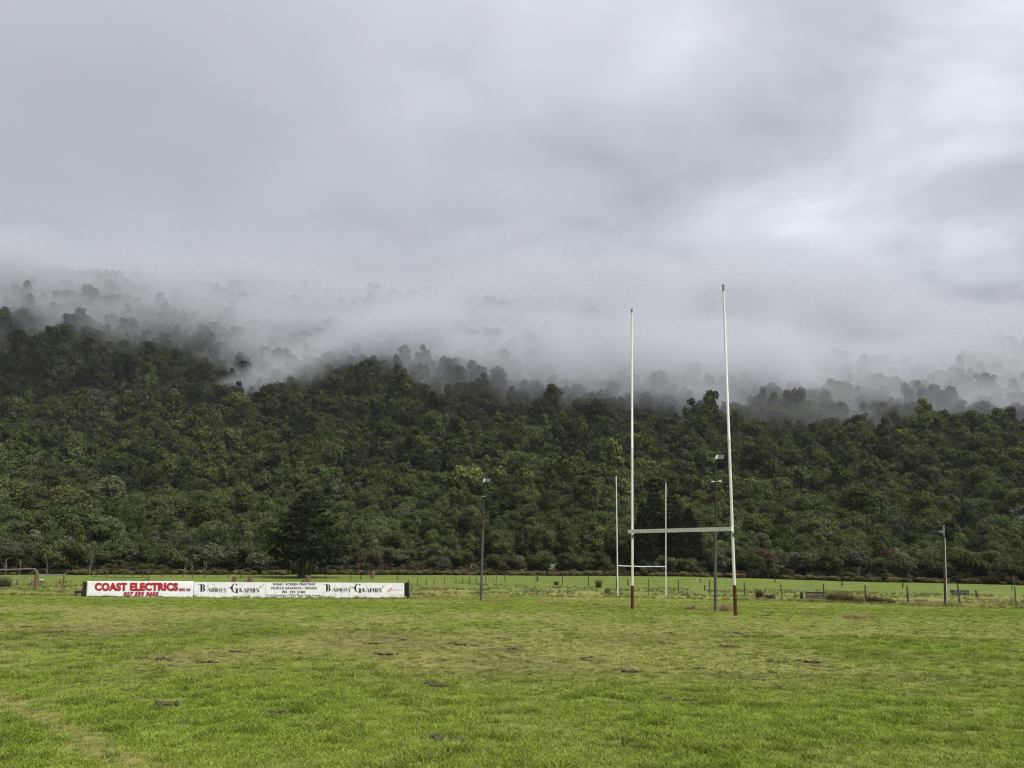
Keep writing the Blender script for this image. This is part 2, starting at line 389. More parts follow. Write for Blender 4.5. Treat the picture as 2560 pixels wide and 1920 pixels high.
# ------------------------------------------------------------------ trees
M_BARK = material('bark', (.055, .043, .032), (.10, .085, .065), scale=3, rough=.95, stretch=(3, 3, .6))
M_PALE = material('bleached_wood', (.105, .09, .072), (.20, .175, .145), scale=3, rough=.9, stretch=(3, 3, .6))
def ico(r, c, rng, sub=1):
    ph = (1+5**.5)/2
    v = np.array([(-1, ph, 0), (1, ph, 0), (-1, -ph, 0), (1, -ph, 0), (0, -1, ph), (0, 1, ph), (0, -1, -ph), (0, 1, -ph), (ph, 0, -1), (ph, 0, 1), (-ph, 0, -1), (-ph, 0, 1)])/math.sqrt(1+ph*ph)
    f = [(0, 11, 5), (0, 5, 1), (0, 1, 7), (0, 7, 10), (0, 10, 11), (1, 5, 9), (5, 11, 4), (11, 10, 2), (10, 7, 6), (7, 1, 8), (3, 9, 4), (3, 4, 2), (3, 2, 6), (3, 6, 8), (3, 8, 9), (4, 9, 5), (2, 4, 11), (6, 2, 10), (8, 6, 7), (9, 8, 1)]
    return v*np.asarray(r)*(1+rng.uniform(-.12, .12, (12, 1)))+c, f
def leaf_quads(pos, nrm, size, rng, aspect=1.0):
    n = len(pos); nrm = nrm/np.maximum(np.linalg.norm(nrm, axis=1, keepdims=True), 1e-6)
    a = np.cross(nrm, rng.normal(size=(n, 3))); a /= np.maximum(np.linalg.norm(a, axis=1, keepdims=True), 1e-6); b = np.cross(nrm, a)
    s = (size*rng.uniform(.6, 1.3, n))[:, None]; a = a*s*.5*aspect; b = b*s*.5/aspect
    bend = nrm*s*rng.uniform(-.25, .25, (n, 1))
    return np.stack([pos-a-b*.5, pos+b*.9-a*.1+bend, pos+a+b*.4, pos-b*.8+a*.2+bend], 1)
def crown_data(rng, R, hz, cz, nclump, nleaf, leaf, clump=(.3, .48), flat=.8, top_bias=.35, cone=0.0):
    """Clumps spread through an ellipsoid; leaves on the clumps' outer faces; a ragged dark core inside each clump."""
    P, T, EV, EF, ET = [], [], [], [], []; nv = 0
    for k in range(nclump):
        u = rng.normal(size=3); u[2] += top_bias; u /= np.linalg.norm(u)
        rr = rng.uniform(.35, .85) if k > 3 else .25
        c = np.array([u[0]*R*rr, u[1]*R*rr, u[2]*hz*rr])
        if cone: c[:2] *= np.clip(1-cone*(c[2]/hz+.3)*.7, .15, 1.3)
        c = c+np.array([0, 0, cz])
        cr = R*rng.uniform(*clump)
        d = rng.normal(size=(nleaf, 3)); d[:, 2] += .35; d /= np.linalg.norm(d, axis=1, keepdims=True)
        rad = rng.uniform(.72, 1.12, (nleaf, 1))
        p = c+d*rad*np.array([cr, cr, cr*flat])
        nm = d*.8+rng.normal(size=(nleaf, 3))*.55+np.array([0, 0, .35])
        P.append(leaf_quads(p, nm, np.full(nleaf, leaf), rng))
        T.append(rng.uniform(.72, 1.28)*rng.uniform(.7, 1.3, nleaf))
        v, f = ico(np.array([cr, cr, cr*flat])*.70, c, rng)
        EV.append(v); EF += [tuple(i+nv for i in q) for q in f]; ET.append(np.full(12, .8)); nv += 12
    return np.concatenate(P), np.concatenate(T), np.vstack(EV), EF, np.concatenate(ET)
def trunk_data(rng, h, r, R, limbs=5, lean=.06):
    mb = MB(); top = Vector((rng.uniform(-lean, lean)*h, rng.uniform(-lean, lean)*h, h))
    pts = [Vector((0, 0, -.6)), Vector((0, 0, .05)), top*.5+Vector((rng.uniform(-.1, .1), rng.uniform(-.1, .1), 0)), top]
    mb.tube(pts, [r*1.35, r*1.1, r*.8, r*.35], 6)
    for k in range(limbs):
        f = rng.uniform(.45, .85); a = rng.uniform(0, 6.28); b = top*f
        e = b+Vector((math.cos(a), math.sin(a), rng.uniform(.5, 1.0)))*R*rng.uniform(.4, .7)
        mb.tube([b, (b+e)/2+Vector((0, 0, .1)), e], [r*.45, r*.3, r*.12], 5)
    return mb
class Kind: pass
def make_kind(seed, R, hz, height, nclump, nleaf, leaf, trunk_r, **kw):
    rng = np.random.default_rng(seed); k = Kind(); cz = height-hz
    P, T, EV, EF, ET = crown_data(rng, R, hz, cz, nclump, nleaf, leaf, **kw)
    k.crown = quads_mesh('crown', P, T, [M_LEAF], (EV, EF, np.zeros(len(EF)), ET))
    tb = trunk_data(rng, cz+hz*.35, trunk_r, R)
    k.trunk = tb.mesh('trunk', True); k.trunk.materials.append(M_BARK)
    tv = np.array([tuple(v) for v in tb.v]); 
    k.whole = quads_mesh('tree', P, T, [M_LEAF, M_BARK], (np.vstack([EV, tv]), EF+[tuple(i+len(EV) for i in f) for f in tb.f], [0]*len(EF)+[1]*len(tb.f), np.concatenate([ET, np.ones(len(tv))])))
    k.R, k.h = R, height; return k
# near kinds: leaf clusters about 0.3 m; far kinds: about 0.5 m
NEAR = [make_kind(11, 2.9, 2.5, 6.6, 26, 150, .30, .16), make_kind(12, 2.6, 3.0, 7.4, 26, 150, .30, .16), make_kind(13, 3.3, 2.2, 6.2, 30, 140, .30, .18, flat=.7),
        make_kind(14, 2.2, 3.4, 7.8, 24, 150, .30, .14, cone=.5), make_kind(15, 1.9, 1.7, 3.6, 20, 130, .26, .09), make_kind(16, 2.4, 1.6, 3.9, 24, 130, .26, .10, flat=.7)]
FAR = [make_kind(21, 3.1, 2.6, 7.0, 22, 70, .50, .2), make_kind(22, 2.7, 3.1, 7.8, 22, 70, .48, .2), make_kind(23, 3.5, 2.3, 6.6, 26, 64, .50, .2, flat=.7),
       make_kind(24, 2.3, 3.7, 8.6, 20, 72, .48, .2, cone=.5), make_kind(25, 2.9, 2.9, 7.6, 14, 105, .48, .2, clump=(.36, .55)), make_kind(26, 1.7, 4.3, 9.6, 20, 62, .46, .16, clump=(.36, .55), cone=.7), make_kind(27, 2.0, 3.9, 9.0, 16, 72, .46, .16, clump=(.3, .6), top_bias=.6), make_kind(28, 3.0, 2.4, 7.2, 34, 40, .44, .2, clump=(.16, .34))]
# tall emergent podocarps standing above the canopy
EMERGENT = [make_kind(31, 4.6, 7.5, 19, 46, 100, .55, .45, clump=(.24, .36), top_bias=.5), make_kind(32, 5.4, 5.6, 17, 46, 100, .55, .45, clump=(.24, .38), top_bias=.5), make_kind(33, 3.7, 7.0, 18, 38, 100, .52, .4, clump=(.26, .4), cone=.35)]

TONES = {'dark green': (.036, .047, .020), 'olive green': (.067, .078, .030), 'mid green': (.058, .076, .025), 'grey green': (.088, .094, .052), 'yellow green': (.105, .118, .034), 'russet brown': (.085, .066, .038)}
TONE_NAMES = list(TONES)
rng = np.random.default_rng(4)
def forest_points():
    pts = []
    y = 118.0
    while y < 900:
        step = 3.4 if y < 170 else (4.3 if y < 330 else (5.2 if y < 560 else 6.2))
        half = .80*y+25; n = int(2*half/step)
        xs = np.linspace(-half, half, n)+rng.uniform(-.48, .48, n)*step; yy = y+rng.uniform(-.5, .5, n)*step
        pts.append(np.stack([xs, yy], 1)); y += step*.95
    p = np.vstack(pts); t = tt(p[:, 0], p[:, 1]); E = EDGE(t)
    keep = p[:, 1] > E+18
    return p[keep]
FP = forest_points()
n = len(FP); ft = tt(FP[:, 0], FP[:, 1]); fE = EDGE(ft); fd = FP[:, 1]-fE
patch = fbm(FP[:, 0]/26, FP[:, 1]/26, 201, 3)+rng.normal(0, .10, n)+np.interp(fd, [20, 200, 330, 450], [.05, .06, -.06, -.08])
tone_i = np.select([patch < .42, patch < .56, patch < .64], [0, 1, 2], 1)
r_ = rng.uniform(size=n)
low = fd < 120
tone_i = np.where(r_ < np.where(low, .07, .025), 3, tone_i); tone_i = np.where((r_ > .972), 4, tone_i); tone_i = np.where((r_ > .9995), 5, tone_i)
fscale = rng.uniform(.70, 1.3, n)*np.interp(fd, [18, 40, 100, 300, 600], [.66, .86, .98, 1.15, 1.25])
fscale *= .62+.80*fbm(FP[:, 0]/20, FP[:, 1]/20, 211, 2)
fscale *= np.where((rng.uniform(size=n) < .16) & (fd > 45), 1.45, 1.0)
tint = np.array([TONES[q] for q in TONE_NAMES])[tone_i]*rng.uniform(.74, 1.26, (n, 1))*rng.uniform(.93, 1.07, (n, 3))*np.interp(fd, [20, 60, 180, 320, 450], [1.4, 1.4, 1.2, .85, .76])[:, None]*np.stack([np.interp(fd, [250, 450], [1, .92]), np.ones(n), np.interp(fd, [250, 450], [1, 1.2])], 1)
fz = H(FP[:, 0], FP[:, 1])-.35
app = fscale*5.6/FP[:, 1]
inview = np.abs(FP[:, 0]) < .69*FP[:, 1]+2
order = np.argsort(-np.where(inview, app, 0)+1e-9*FP[:, 1])
single = np.zeros(n, bool)
LANDMARKS = [(45, 'the pipe gate'), (220, 'the banner\'s dark end post'), (350, 'the red lettered banner'), (520, 'the first black title'), (635, 'the black service lines'), (760, 'the big dark macrocarpa'), (900, 'the second black title'), (1040, 'the sign\'s open end'), (1203, 'the rusty lamp pole'), (1330, 'the tan mound'), (1440, 'the culvert mouth'), (1545, 'the far goal\'s first upright'), (1664, 'the far goal\'s second upright'), (1787, 'the grey lamp pole'), (1890, 'the near goal\'s thick upright'), (2020, 'the brown stock ramp'), (2120, 'the brown rushes'), (2250, 'the pale dead branches'), (2362, 'the slim conduit pole'), (2470, 'the grey trough'), (2550, 'the frame\'s right side')]
ORD = 'first second third fourth fifth sixth seventh eighth ninth tenth eleventh twelfth thirteenth fourteenth fifteenth sixteenth seventeenth eighteenth nineteenth twentieth'.split()
singles = []                                            # (x, y, z, kind, scale, tint, tone name, species word, band)
# scrub and small trees along the front of the bush
def front_row():
    x0 = []
    for t in np.arange(-.70, .70, .0115):
        t2 = t+rng.uniform(-.004, .004); y = EDGE(t2)+rng.uniform(2.5, 9.5)
        if -.17 < t2 < .19 and rng.uniform() < .45: continue        # the road shows through here
        if .13 < t2 < .26 and y > EDGE(t2)+6: continue
        x = t2*y; k = rng.choice([4, 5, 4, 5, 0]); s = rng.uniform(.75, 1.25) if k > 3 else rng.uniform(.55, .75)
        if -.17 < t2 < .19: s *= .78
        nm = rng.choice(['olive green', 'grey green', 'grey green', 'russet brown', 'olive green', 'mid green', 'dark green'], p=[.24, .2, .16, .08, .14, .12, .06])
        x0.append((x, y, gz(x, y)-.1, NEAR[k], s, np.array(TONES[nm])*rng.uniform(1.0, 1.5), nm, 'shrub' if k > 3 else 'small tree', 'at the bush edge'))
    return x0
singles += front_row()
N_FRONT = len(singles)
for i in order[:max(0, 300-26-N_FRONT)]:
    single[i] = True
    k = NEAR[int(rng.integers(0, 4))]
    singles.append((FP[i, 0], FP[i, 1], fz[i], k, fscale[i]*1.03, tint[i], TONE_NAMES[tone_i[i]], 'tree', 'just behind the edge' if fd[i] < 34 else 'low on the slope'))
def label_singles():
    groups = {}
    for s in singles:
        px, _ = proj((s[0], s[1], s[2]+3)); lm = min(LANDMARKS, key=lambda q: abs(q[0]-px))[1]
        groups.setdefault((s[6], s[7], s[8], lm), []).append((px, s))
    for (tone, sp, band, lm), q in groups.items():
        q.sort(key=lambda a: a[0])
        for j, (px, s) in enumerate(q):
            lab = f'{tone} {sp} {band} above {lm}'
            if len(q) > 1: lab = f'{ORD[min(j, 19)]} {lab}'
            yield s, lab
def add_tree(name, loc, kind, scale, tint_, label, cat, group, rz):
    e = empty(name, loc, label, cat, group); e.rotation_euler.z = rz; e.scale = (scale, scale, scale)
    for nm, me in (('trunk', kind.trunk), ('crown', kind.crown)):
        o = bpy.data.objects.new(nm, me); col.objects.link(o); o.parent = e
        if nm == 'crown': o['tint'] = [float(v) for v in tint_]
    return e
for s, lab in label_singles():
    add_tree('shrub' if s[7] == 'shrub' else 'bush_tree', (s[0], s[1], s[2]), s[3], s[4], s[5], lab, 'shrub' if s[7] == 'shrub' else 'tree', 'shrubs and trees along the foot of the hill', rng.uniform(0, 6.28))
# emergent crowns that stand out of the canopy: (crown-top pixel, distance, kind, scale, label)
EMS = [((318, 862), 395, 1, .95, 'broad dark tree rising above the canopy on the left spur'), ((205, 745), 470, 0, .9, 'misty dark crown near the top of the left spur'),
       ((60, 800), 430, 1, .95, 'dark emergent tree close to the left edge, half in mist'), ((488, 962), 390, 0, .72, 'small round dark crown beside the hollow of rising mist'),
       ((535, 992), 380, 0, .7, 'dark ragged crown at the lip of the misty hollow'), ((627, 985), 440, 1, 1.0, 'hazy blue-grey crown standing in the rising mist'),
       ((702, 985), 430, 2, .8, 'dark tree just after the misty hollow on the slope'), ((1000, 928), 490, 1, .95, 'dark crown touching the cloud base mid-slope'),
       ((1235, 915), 500, 1, 1.05, 'big dark crown under the cloud above the rusty lamp pole'), ((1370, 950), 470, 2, .95, 'narrow dark tree to the left of its twin on the slope'),
       ((1405, 945), 470, 2, .95, 'narrow dark tree to the right of its twin on the slope'), ((1612, 940), 470, 0, .85, 'tall dark tree just right of the near goal\'s left upright'),
       ((1625, 985), 455, 1, .7, 'lower dark crown below the tall tree by the left upright'), ((1690, 972), 480, 1, .7, 'hazy dark crown between the near goal\'s uprights'),
       ((1722, 1015), 400, 2, .7, 'pointed dark tree inside the near goal frame'), ((1925, 1045), 400, 1, .8, 'broad dark crown right of the near goal'),
       ((2130, 1005), 450, 2, .95, 'lone dark tree standing against the cloud on the right slope'), ((2420, 985), 460, 1, .95, 'hazy broad crown against the mist near the right'),
       ((2492, 1008), 440, 0, .72, 'dark round crown close to the right edge under the mist'), ((2330, 1120), 330, 1, .85, 'very dark spreading tree on the right mid-slope'),
       ((2215, 1090), 360, 2, .8, 'dark tree on the right mid-slope above the dead branches'), ((1740, 1062), 335, 0, .82, 'tall dense grey-green pine-like tree above the crossbar'),
       ((2540, 1120), 330, 0, .8, 'dark tall tree cut by the right edge'), ((840, 1110), 330, 1, .75, 'dark spreading tree on the mid-slope above the macrocarpa'),
       ((1250, 1130), 300, 2, .62, 'small dark pointed tree right of the rusty lamp pole'), ((400, 905), 400, 2, .85, 'dark pair-topped tree on the crest of the left spur')]
for (px, py), Y, k, s, lab in EMS:
    K = EMERGENT[k]; top = at(px, py, Y); zb = gz(top.x, top.y)-.5
    s2 = max(.6, min(1.5, (top.z-zb)/K.h)); w = s/s2 if s2 < s else 1
    e = add_tree('emergent_tree', (top.x, Y, zb), K, s2, np.array((.024, .034, .018))*rng.uniform(.85, 1.2), lab, 'tree', 'tall trees above the canopy', rng.uniform(0, 6.28))
    e.scale = (max(s2*.85, s*1.1), max(s2*.85, s*1.1), s2)
# the rest of the wood
rest = ~single
idx = rng.integers(0, len(FAR), n); near_m = FP[:, 1] < 215
idx = np.where(near_m, len(FAR)+rng.integers(0, 4, n), idx)
rot = np.stack([np.zeros(n), np.zeros(n), rng.uniform(0, 6.28, n)], 1)
big = (rng.uniform(size=n) < .028) & (FP[:, 1] > 230); idx = np.where(big, len(FAR)+4+rng.integers(0, 3, n), idx); tint[big] = np.array((.027, .037, .019))*rng.uniform(.8, 1.3, (int(big.sum()), 1)); fscale = np.where(big, rng.uniform(.5, .72, n), fscale)
scl = np.stack([fscale, fscale, fscale*rng.uniform(.85, 1.3, n)], 1)
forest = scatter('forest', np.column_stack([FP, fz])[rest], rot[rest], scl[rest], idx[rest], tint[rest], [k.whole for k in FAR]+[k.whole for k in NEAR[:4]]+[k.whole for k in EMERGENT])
tag(forest, 'dense dark native forest covering the hillside below the cloud', 'forest')
# low undergrowth that fills the foot of the bush
def undergrowth():
    P = []
    for t in np.arange(-.74, .74, .0042):
        for q in range(3):
            t2 = t+rng.uniform(-.003, .003); y = EDGE(t2)+rng.uniform(.6, 10.5) if q < 2 else EDGE(t2)+rng.uniform(15.8, 24); P.append((t2*y, y))
    P += [(t2*y, y) for t2, y in ((q, EDGE(q)+rng.uniform(.5, 10)) for q in rng.uniform(-.18, .2, 420))]
    P = np.array(P); m = len(P); f = np.abs(tt(P[:, 0], P[:, 1])-.0) < .17
    s = rng.uniform(.22, .48, m)*np.where(f, .62, 1)
    ti = np.array([TONES[q] for q in TONE_NAMES])[np.where(f, rng.choice([1, 3, 5], m, p=[.2, .2, .6]), rng.choice([1, 3, 5, 0], m, p=[.34, .22, .26, .18]))]*rng.uniform(.7, 1.3, (m, 1))*np.where(f, 1.25, 1)[:, None]
    o = scatter('undergrowth', np.column_stack([P, H(P[:, 0], P[:, 1])-.25]), np.stack([np.zeros(m), np.zeros(m), rng.uniform(0, 6.28, m)], 1), np.stack([s, s, s*rng.uniform(.7, 1.3, m)], 1), rng.integers(0, 2, m), ti, [NEAR[4].whole, NEAR[5].whole])
    tag(o, 'low tangled scrub and bracken along the foot of the bush', 'undergrowth')
undergrowth()
def bracken():
    r = np.random.default_rng(77); m = 1500; t = r.uniform(-.74, .74, m); y = EDGE(t)+r.uniform(-.6, 2.6, m); x = t*y; s = r.uniform(.10, .24, m)
    ti = np.array([(.24, .19, .10), (.175, .13, .07), (.18, .17, .08)])[r.integers(0, 3, m)]*r.uniform(.7, 1.2, (m, 1))
    k = fbm(x/5, y/5, 611, 2) > .36; x, y, s, ti = x[k], y[k], s[k], ti[k]; m = len(x)
    o = scatter('bracken', np.column_stack([x, y, H(x, y)-.12]), np.stack([np.zeros(m), np.zeros(m), r.uniform(0, 6.28, m)], 1), np.stack([s*1.2, s*1.2, s], 1), r.integers(0, 2, m), ti, [NEAR[4].whole, NEAR[5].whole])
    tag(o, 'tan and brown bracken fringe where the paddock meets the bush', 'bracken')
bracken()

# ------------------------------------------------------------------ conifers standing in the paddock
def conifer(seed, name, base, top, width_m, label, stems, dens, tiers, layered, tint_):
    r = np.random.default_rng(seed); h = top.z-base.z; e = empty(name, base, label, 'tree', None)
    tb = MB()
    for k in range(stems):
        a = r.uniform(0, 6.28); o = Vector((math.cos(a), math.sin(a), 0))*(.0 if stems == 1 else .55*k/stems+.25)
        p0 = base+o-Vector((0, 0, .4)); p1 = base+o*1.8+Vector((0, 0, h*.35)); p2 = base+Vector((r.uniform(-.3, .3), r.uniform(-.3, .3), h*(.92 if k == 0 else .6)))
        tb.tube([p0, base+o*1.15+Vector((0, 0, .4)), p1, p2], [h*.032, h*.026, h*.018, h*.004], 8)
    P, T = [], []; LV = MB()
    for j in range(tiers):
        f = (j+.5)/tiers; z = h*((.17 if layered else .10)+(.79 if layered else .86)*f)
        prof = (1-f**1.15)**.72*(.80+.20*min(1, f*5))*(1.0+.16*math.sin(j*2.4)) if layered else (1-f)**.8*(.8+.2*min(1, f*6))
        nb = int(5+6*(1-f))
        for q in range(nb):
            a = 2*math.pi*(q+r.uniform(-.35, .35))/nb+j*1.9; L_ = width_m*.5*prof*r.uniform(.62, 1.12)+.25
            dr = np.array([math.cos(a), math.sin(a)]); rise = L_*r.uniform(.0, .22) if layered else -L_*r.uniform(.05, .25)
            s0 = np.array(base)+np.array([0, 0, z]); e0 = s0+np.array([dr[0]*L_, dr[1]*L_, rise])
            LV.tube([s0, (s0+e0)/2+np.array([0, 0, .05*L_]), e0], [.06, .04, .012], 4, cap=False)
            m = int(dens*(.4+L_)); k = r.uniform(.25, 1.05, m)**.75
            c = s0+(e0-s0)*k[:, None]; side = r.normal(0, 1, m)*((.10+.20*L_*(1-.5*k)) if layered else (.12+.30*L_*(1-.55*k)))
            c = c+np.stack([-dr[1]*side, dr[0]*side, r.normal(0, .10+.015*L_ if layered else .13+.03*L_, m)-np.abs(side)*.10], 1)
            nm = r.normal(size=(m, 3))*.6+np.array([0, 0, 1.0]); P.append(leaf_quads(c, nm, np.full(m, .40 if layered else .32), r, 1.35))
            T.append(r.uniform(.7, 1.25)*r.uniform(.7, 1.3, m))
    tb.build('trunk', M_BARK, e, True); LV.build('limbs', M_BARK, e, True)['kind'] = 'stuff'
    P = np.concatenate(P)-np.array(base); me = quads_mesh('crown', P, np.concatenate(T), [M_LEAF])
    o = bpy.data.objects.new('crown', me); col.objects.link(o); o.parent = e; o['tint'] = tint_
    return e
b = gp(757, 1444); conifer(5, 'macrocarpa_tree', b, at(752, 1222, b.y), 12.6, 'big dark macrocarpa with layered shelves and forked trunk behind the long sign', 4, 17, 15, True, [.030, .043, .018])
for i, (px, pb, ptx, pt, w, lab) in enumerate(((1608, 1434, 1604, 1252, 6.2, 'dark pine leftmost of the pine group behind the goals'), (1640, 1435, 1636, 1186, 7.2, 'tallest dark pine behind the near goal\'s crossbar'), (1685, 1436, 1686, 1222, 7.6, 'dark pine right of the far goal\'s second upright'), (1728, 1437, 1722, 1262, 7.0, 'low wide pine rightmost of the pine group'))):
    Y = 131+i*2.2+(3 if i % 2 else 0); q = at(px, pb, Y); b = Vector((q.x, Y, gz(q.x, Y)-.2))
    e = conifer(50+i, 'pine_tree', b, at(ptx, pt, Y), w, lab, 1, 20, 17, False, [.017, .025, .012]); e['group'] = 'pines behind the goals'
# ------------------------------------------------------------------ materials of built things
M_WHITE = material('worn_white_paint', (.86, .85, .80), (.76, .74, .68), scale=6, rough=.55, stretch=(1, 1, .25), c3=(.36, .22, .12), s3=9, lo3=.63, hi3=.72, stretch3=(2, 2, .3))
M_WHITE2 = material('white_paint', (.88, .88, .85), (.78, .78, .74), scale=5, rough=.5, stretch=(1, 1, .2))
M_GREYTOP = material('bare_metal', (.17, .17, .17), (.28, .28, .27), scale=7, rough=.6)
M_RED = material('red_sleeve', (.115, .022, .015), (.075, .030, .020), scale=5, rough=.75, bump=.3, c3=(.045, .022, .015), s3=9, lo3=.52, hi3=.66)
M_BEAM = material('lichened_timber', (.82, .81, .74), (.60, .60, .53), scale=9, rough=.85, stretch=(1.6, 1.6, .5), bump=.4, c3=(.22, .22, .17), s3=22, lo3=.60, hi3=.74)
M_BRACKET = material('dark_bracket', (.10, .10, .095), (.17, .15, .13), scale=9, rough=.7)
M_POST = material('weathered_post', (.060, .052, .043), (.115, .10, .085), scale=6, rough=.95, stretch=(3, 3, .5), bump=.4)
M_BROWNPOST = material('brown_post', (.125, .078, .046), (.18, .125, .08), scale=6, rough=.95, stretch=(3, 3, .4), bump=.4)
M_DARKPOST = material('tarred_post', (.016, .015, .013), (.04, .036, .03), scale=8, rough=.9)
M_RAIL = material('silvered_rail', (.20, .19, .17), (.31, .30, .27), scale=6, rough=.9, stretch=(.5, 3, 3))
M_GALV = material('galvanised_pipe', (.30, .30, .29), (.20, .18, .16), scale=8, rough=.6, metallic=.2)
M_POLE_GREY = material('grey_pole', (.075, .075, .07), (.12, .115, .105), scale=4, rough=.7, stretch=(2, 2, .4))
M_POLE_RUST = material('rusty_pole', (.085, .033, .021), (.055, .038, .029), scale=5, rough=.85, stretch=(2, 2, .5))
M_POLE_BROWN = material('brown_pole', (.055, .034, .025), (.095, .062, .045), scale=4, rough=.85, stretch=(2, 2, .4))
M_LAMP = material('lamp_casing', (.13, .13, .128), (.20, .20, .195), scale=8, rough=.5)
M_LAMPWHITE = material('lamp_white', (.80, .80, .78), (.65, .65, .62), scale=8, rough=.5)
M_BLACK = material('black', (.012, .012, .012))
M_WIRE = material('fence_wire', (.20, .19, .18), rough=.5, metallic=.6)
M_CLOTH = material('banner_cloth', (.88, .89, .91), (.82, .83, .85), scale=1.2, rough=.6)
M_BOARD = material('sign_board', (.88, .88, .88), (.80, .80, .79), scale=2.5, rough=.6, c3=(.42, .42, .39), s3=5.5, lo3=.57, hi3=.72)
M_INK_RED = material('red_ink', (.50, .012, .020), rough=.6); M_INK_BLACK = material('black_ink', (.012, .012, .018), (.03, .03, .035), scale=9, rough=.6)
M_INK_SHADE = material('dark_ink_shade', (.05, .015, .03), rough=.6)
M_INK_PINK = material('faded_red_ink', (.62, .30, .25), (.70, .48, .42), scale=20, rough=.6); M_INK_GREY = material('faded_grey_ink', (.38, .37, .36), (.55, .54, .52), scale=30, rough=.6)
M_PLANK = material('brown_plank', (.120, .085, .062), (.185, .145, .11), scale=5, rough=.9, stretch=(.6, 3, 3), bump=.4)
M_CONCRETE = material('concrete', (.24, .235, .22), (.33, .32, .30), scale=4, rough=.9)
M_CLOD = material('mud_clod', (.048, .036, .022), (.088, .065, .040), scale=14, rough=.95, bump=.6)
def V(*a): return Vector(a)

# ------------------------------------------------------------------ near goal
def near_goal():
    bl, br = gp(1581, 1523), gp(1839, 1539)
    e = empty('rugby_goal', bl, 'tall white rugby goal with red-brown base sleeves and lichened crossbar', 'rugby goal')
    for (b, px, tops, sleeve, joint, tpx) in ((bl, 1581, 773, 1465, 1120, 1579.5), (br, 1839, 712, 1464, 1099, 1808)):
        Y = b.y; py0 = 1523 if b is bl else 1539
        def on(py): f = (py0-py)/(py0-tops); q = at(px+(tpx-px)*f, py, Y); return q
        down = b-V(0, 0, .25)
        post = MB().tube([on(sleeve), on((sleeve+joint)/2), on(joint)], [.050, .050, .050], 16).build('post', M_WHITE, e, True)
        MB().tube([down, b+V(0, 0, .12), on((sleeve+py0)/2), on(sleeve-1)], [.068, .064, .062, .062], 16, jag=.02, rng=random.Random(3)).build('base_sleeve', M_RED, post, True)
        MB().tube([on(joint+2), on(joint-6), on(joint-7), on(tops+(9 if b is bl else 16))], [.055, .055, .048, .044], 16).build('upper_tube', M_WHITE2, post, True)
        MB().tube([on(tops+(9.2 if b is bl else 16.2)), on(tops+4)], [.0445, .044], 14).build('bare_tip', M_GREYTOP, post, True)
        MB().tube([on(tops+4.2), on(tops)], [.048, .048], 14).build('cap', M_GREYTOP, post, True)
        c = on(1341 if b is bl else 1337)
        MB().box(c+V(0, -.062, 0), (.08, .03, .14)).build('bracket', M_BRACKET, post)
    L = at(1571.5, 1329, bl.y)+V(0, -.11, 0); R = at(1828.5, 1322.7, br.y)+V(0, -.11, 0)
    bar = MB().bar(L, R, .11, .145).build('crossbar', M_BEAM, e)
    for q, f in ((L, .012), (R, .985)):
        c = L+(R-L)*f; MB().tube([c+V(0, -.058, 0), c+V(0, -.08, 0)], .024, 10).build('bolt', M_BLACK, bar)
    q = gp(1735, 1525)
near_goal()
def far_goal():
    bl, br = gp(1544.5, 1493), gp(1664.5, 1494)
    bl.y = br.y = (bl.y+br.y)/2
    pts = [(at(1544.5, 1493, bl.y), at(1540.5, 1199, bl.y), at(1543, 1414.5, bl.y)), (at(1664.5, 1494.5, br.y), at(1664.5, 1207, br.y), at(1664.5, 1416.5, br.y))]
    e = empty('rugby_goal', pts[0][0], 'slim small white rugby goal at the far edge of the field', 'rugby goal')
    for i, (b, t, c) in enumerate(pts):
        g = gz(b.x, b.y)
        p = MB().tube([V(b.x, b.y, g-.3), b+(t-b)*.33, t], [.046, .042, .036], 12).build('post', M_WHITE2, e, True)
        MB().tube([t, t+V(0, 0, .28)], [.040, .036], 10).build('bare_tip', M_BROWNPOST if i else M_WHITE2, p, True)
        k = b+(t-b)*.30; MB().tube([k, k+V(0, 0, .18)], .05, 12).build('collar', M_WHITE, p, True)
    MB().tube([pts[0][2], (pts[0][2]+pts[1][2])/2-V(0, 0, .03), pts[1][2]], .036, 10).build('crossbar', M_WHITE2, e, True)
far_goal()

# ------------------------------------------------------------------ long sign: cloth banner and painted board
SA, SB = gp(217, 1492), gp(1010, 1496)                 # foot of the sign line
SLX = (SB-SA); SLX.z = 0
def son(px, py, out=0.0):                              # the point of the sign plane seen at a pixel
    d = ray(px, py); nrm = V(SLX.y, -SLX.x, 0).normalized()       # faces the camera
    o = V(SA.x, SA.y, 0)+nrm*out
    k = (o.x*nrm.x+o.y*nrm.y)/(d[0]*nrm.x+d[1]*nrm.y)
    return V(d[0]*k, d[1]*k, HC+d[2]*k)
SN = V(SLX.y, -SLX.x, 0).normalized()
def text_points(s, shear=0, bold=0, spacing=1.0):
    cu = bpy.data.curves.new('t', 'FONT'); cu.body = s; cu.shear = shear; cu.offset = bold; cu.space_character = spacing; cu.resolution_u = 3
    o = bpy.data.objects.new('t', cu); col.objects.link(o); dg = bpy.context.evaluated_depsgraph_get()
    me = o.evaluated_get(dg).to_mesh(); v = [tuple(q.co) for q in me.vertices]; f = [tuple(p.vertices) for p in me.polygons]
    o.evaluated_get(dg).to_mesh_clear(); bpy.data.objects.remove(o); bpy.data.curves.remove(cu); return v, f
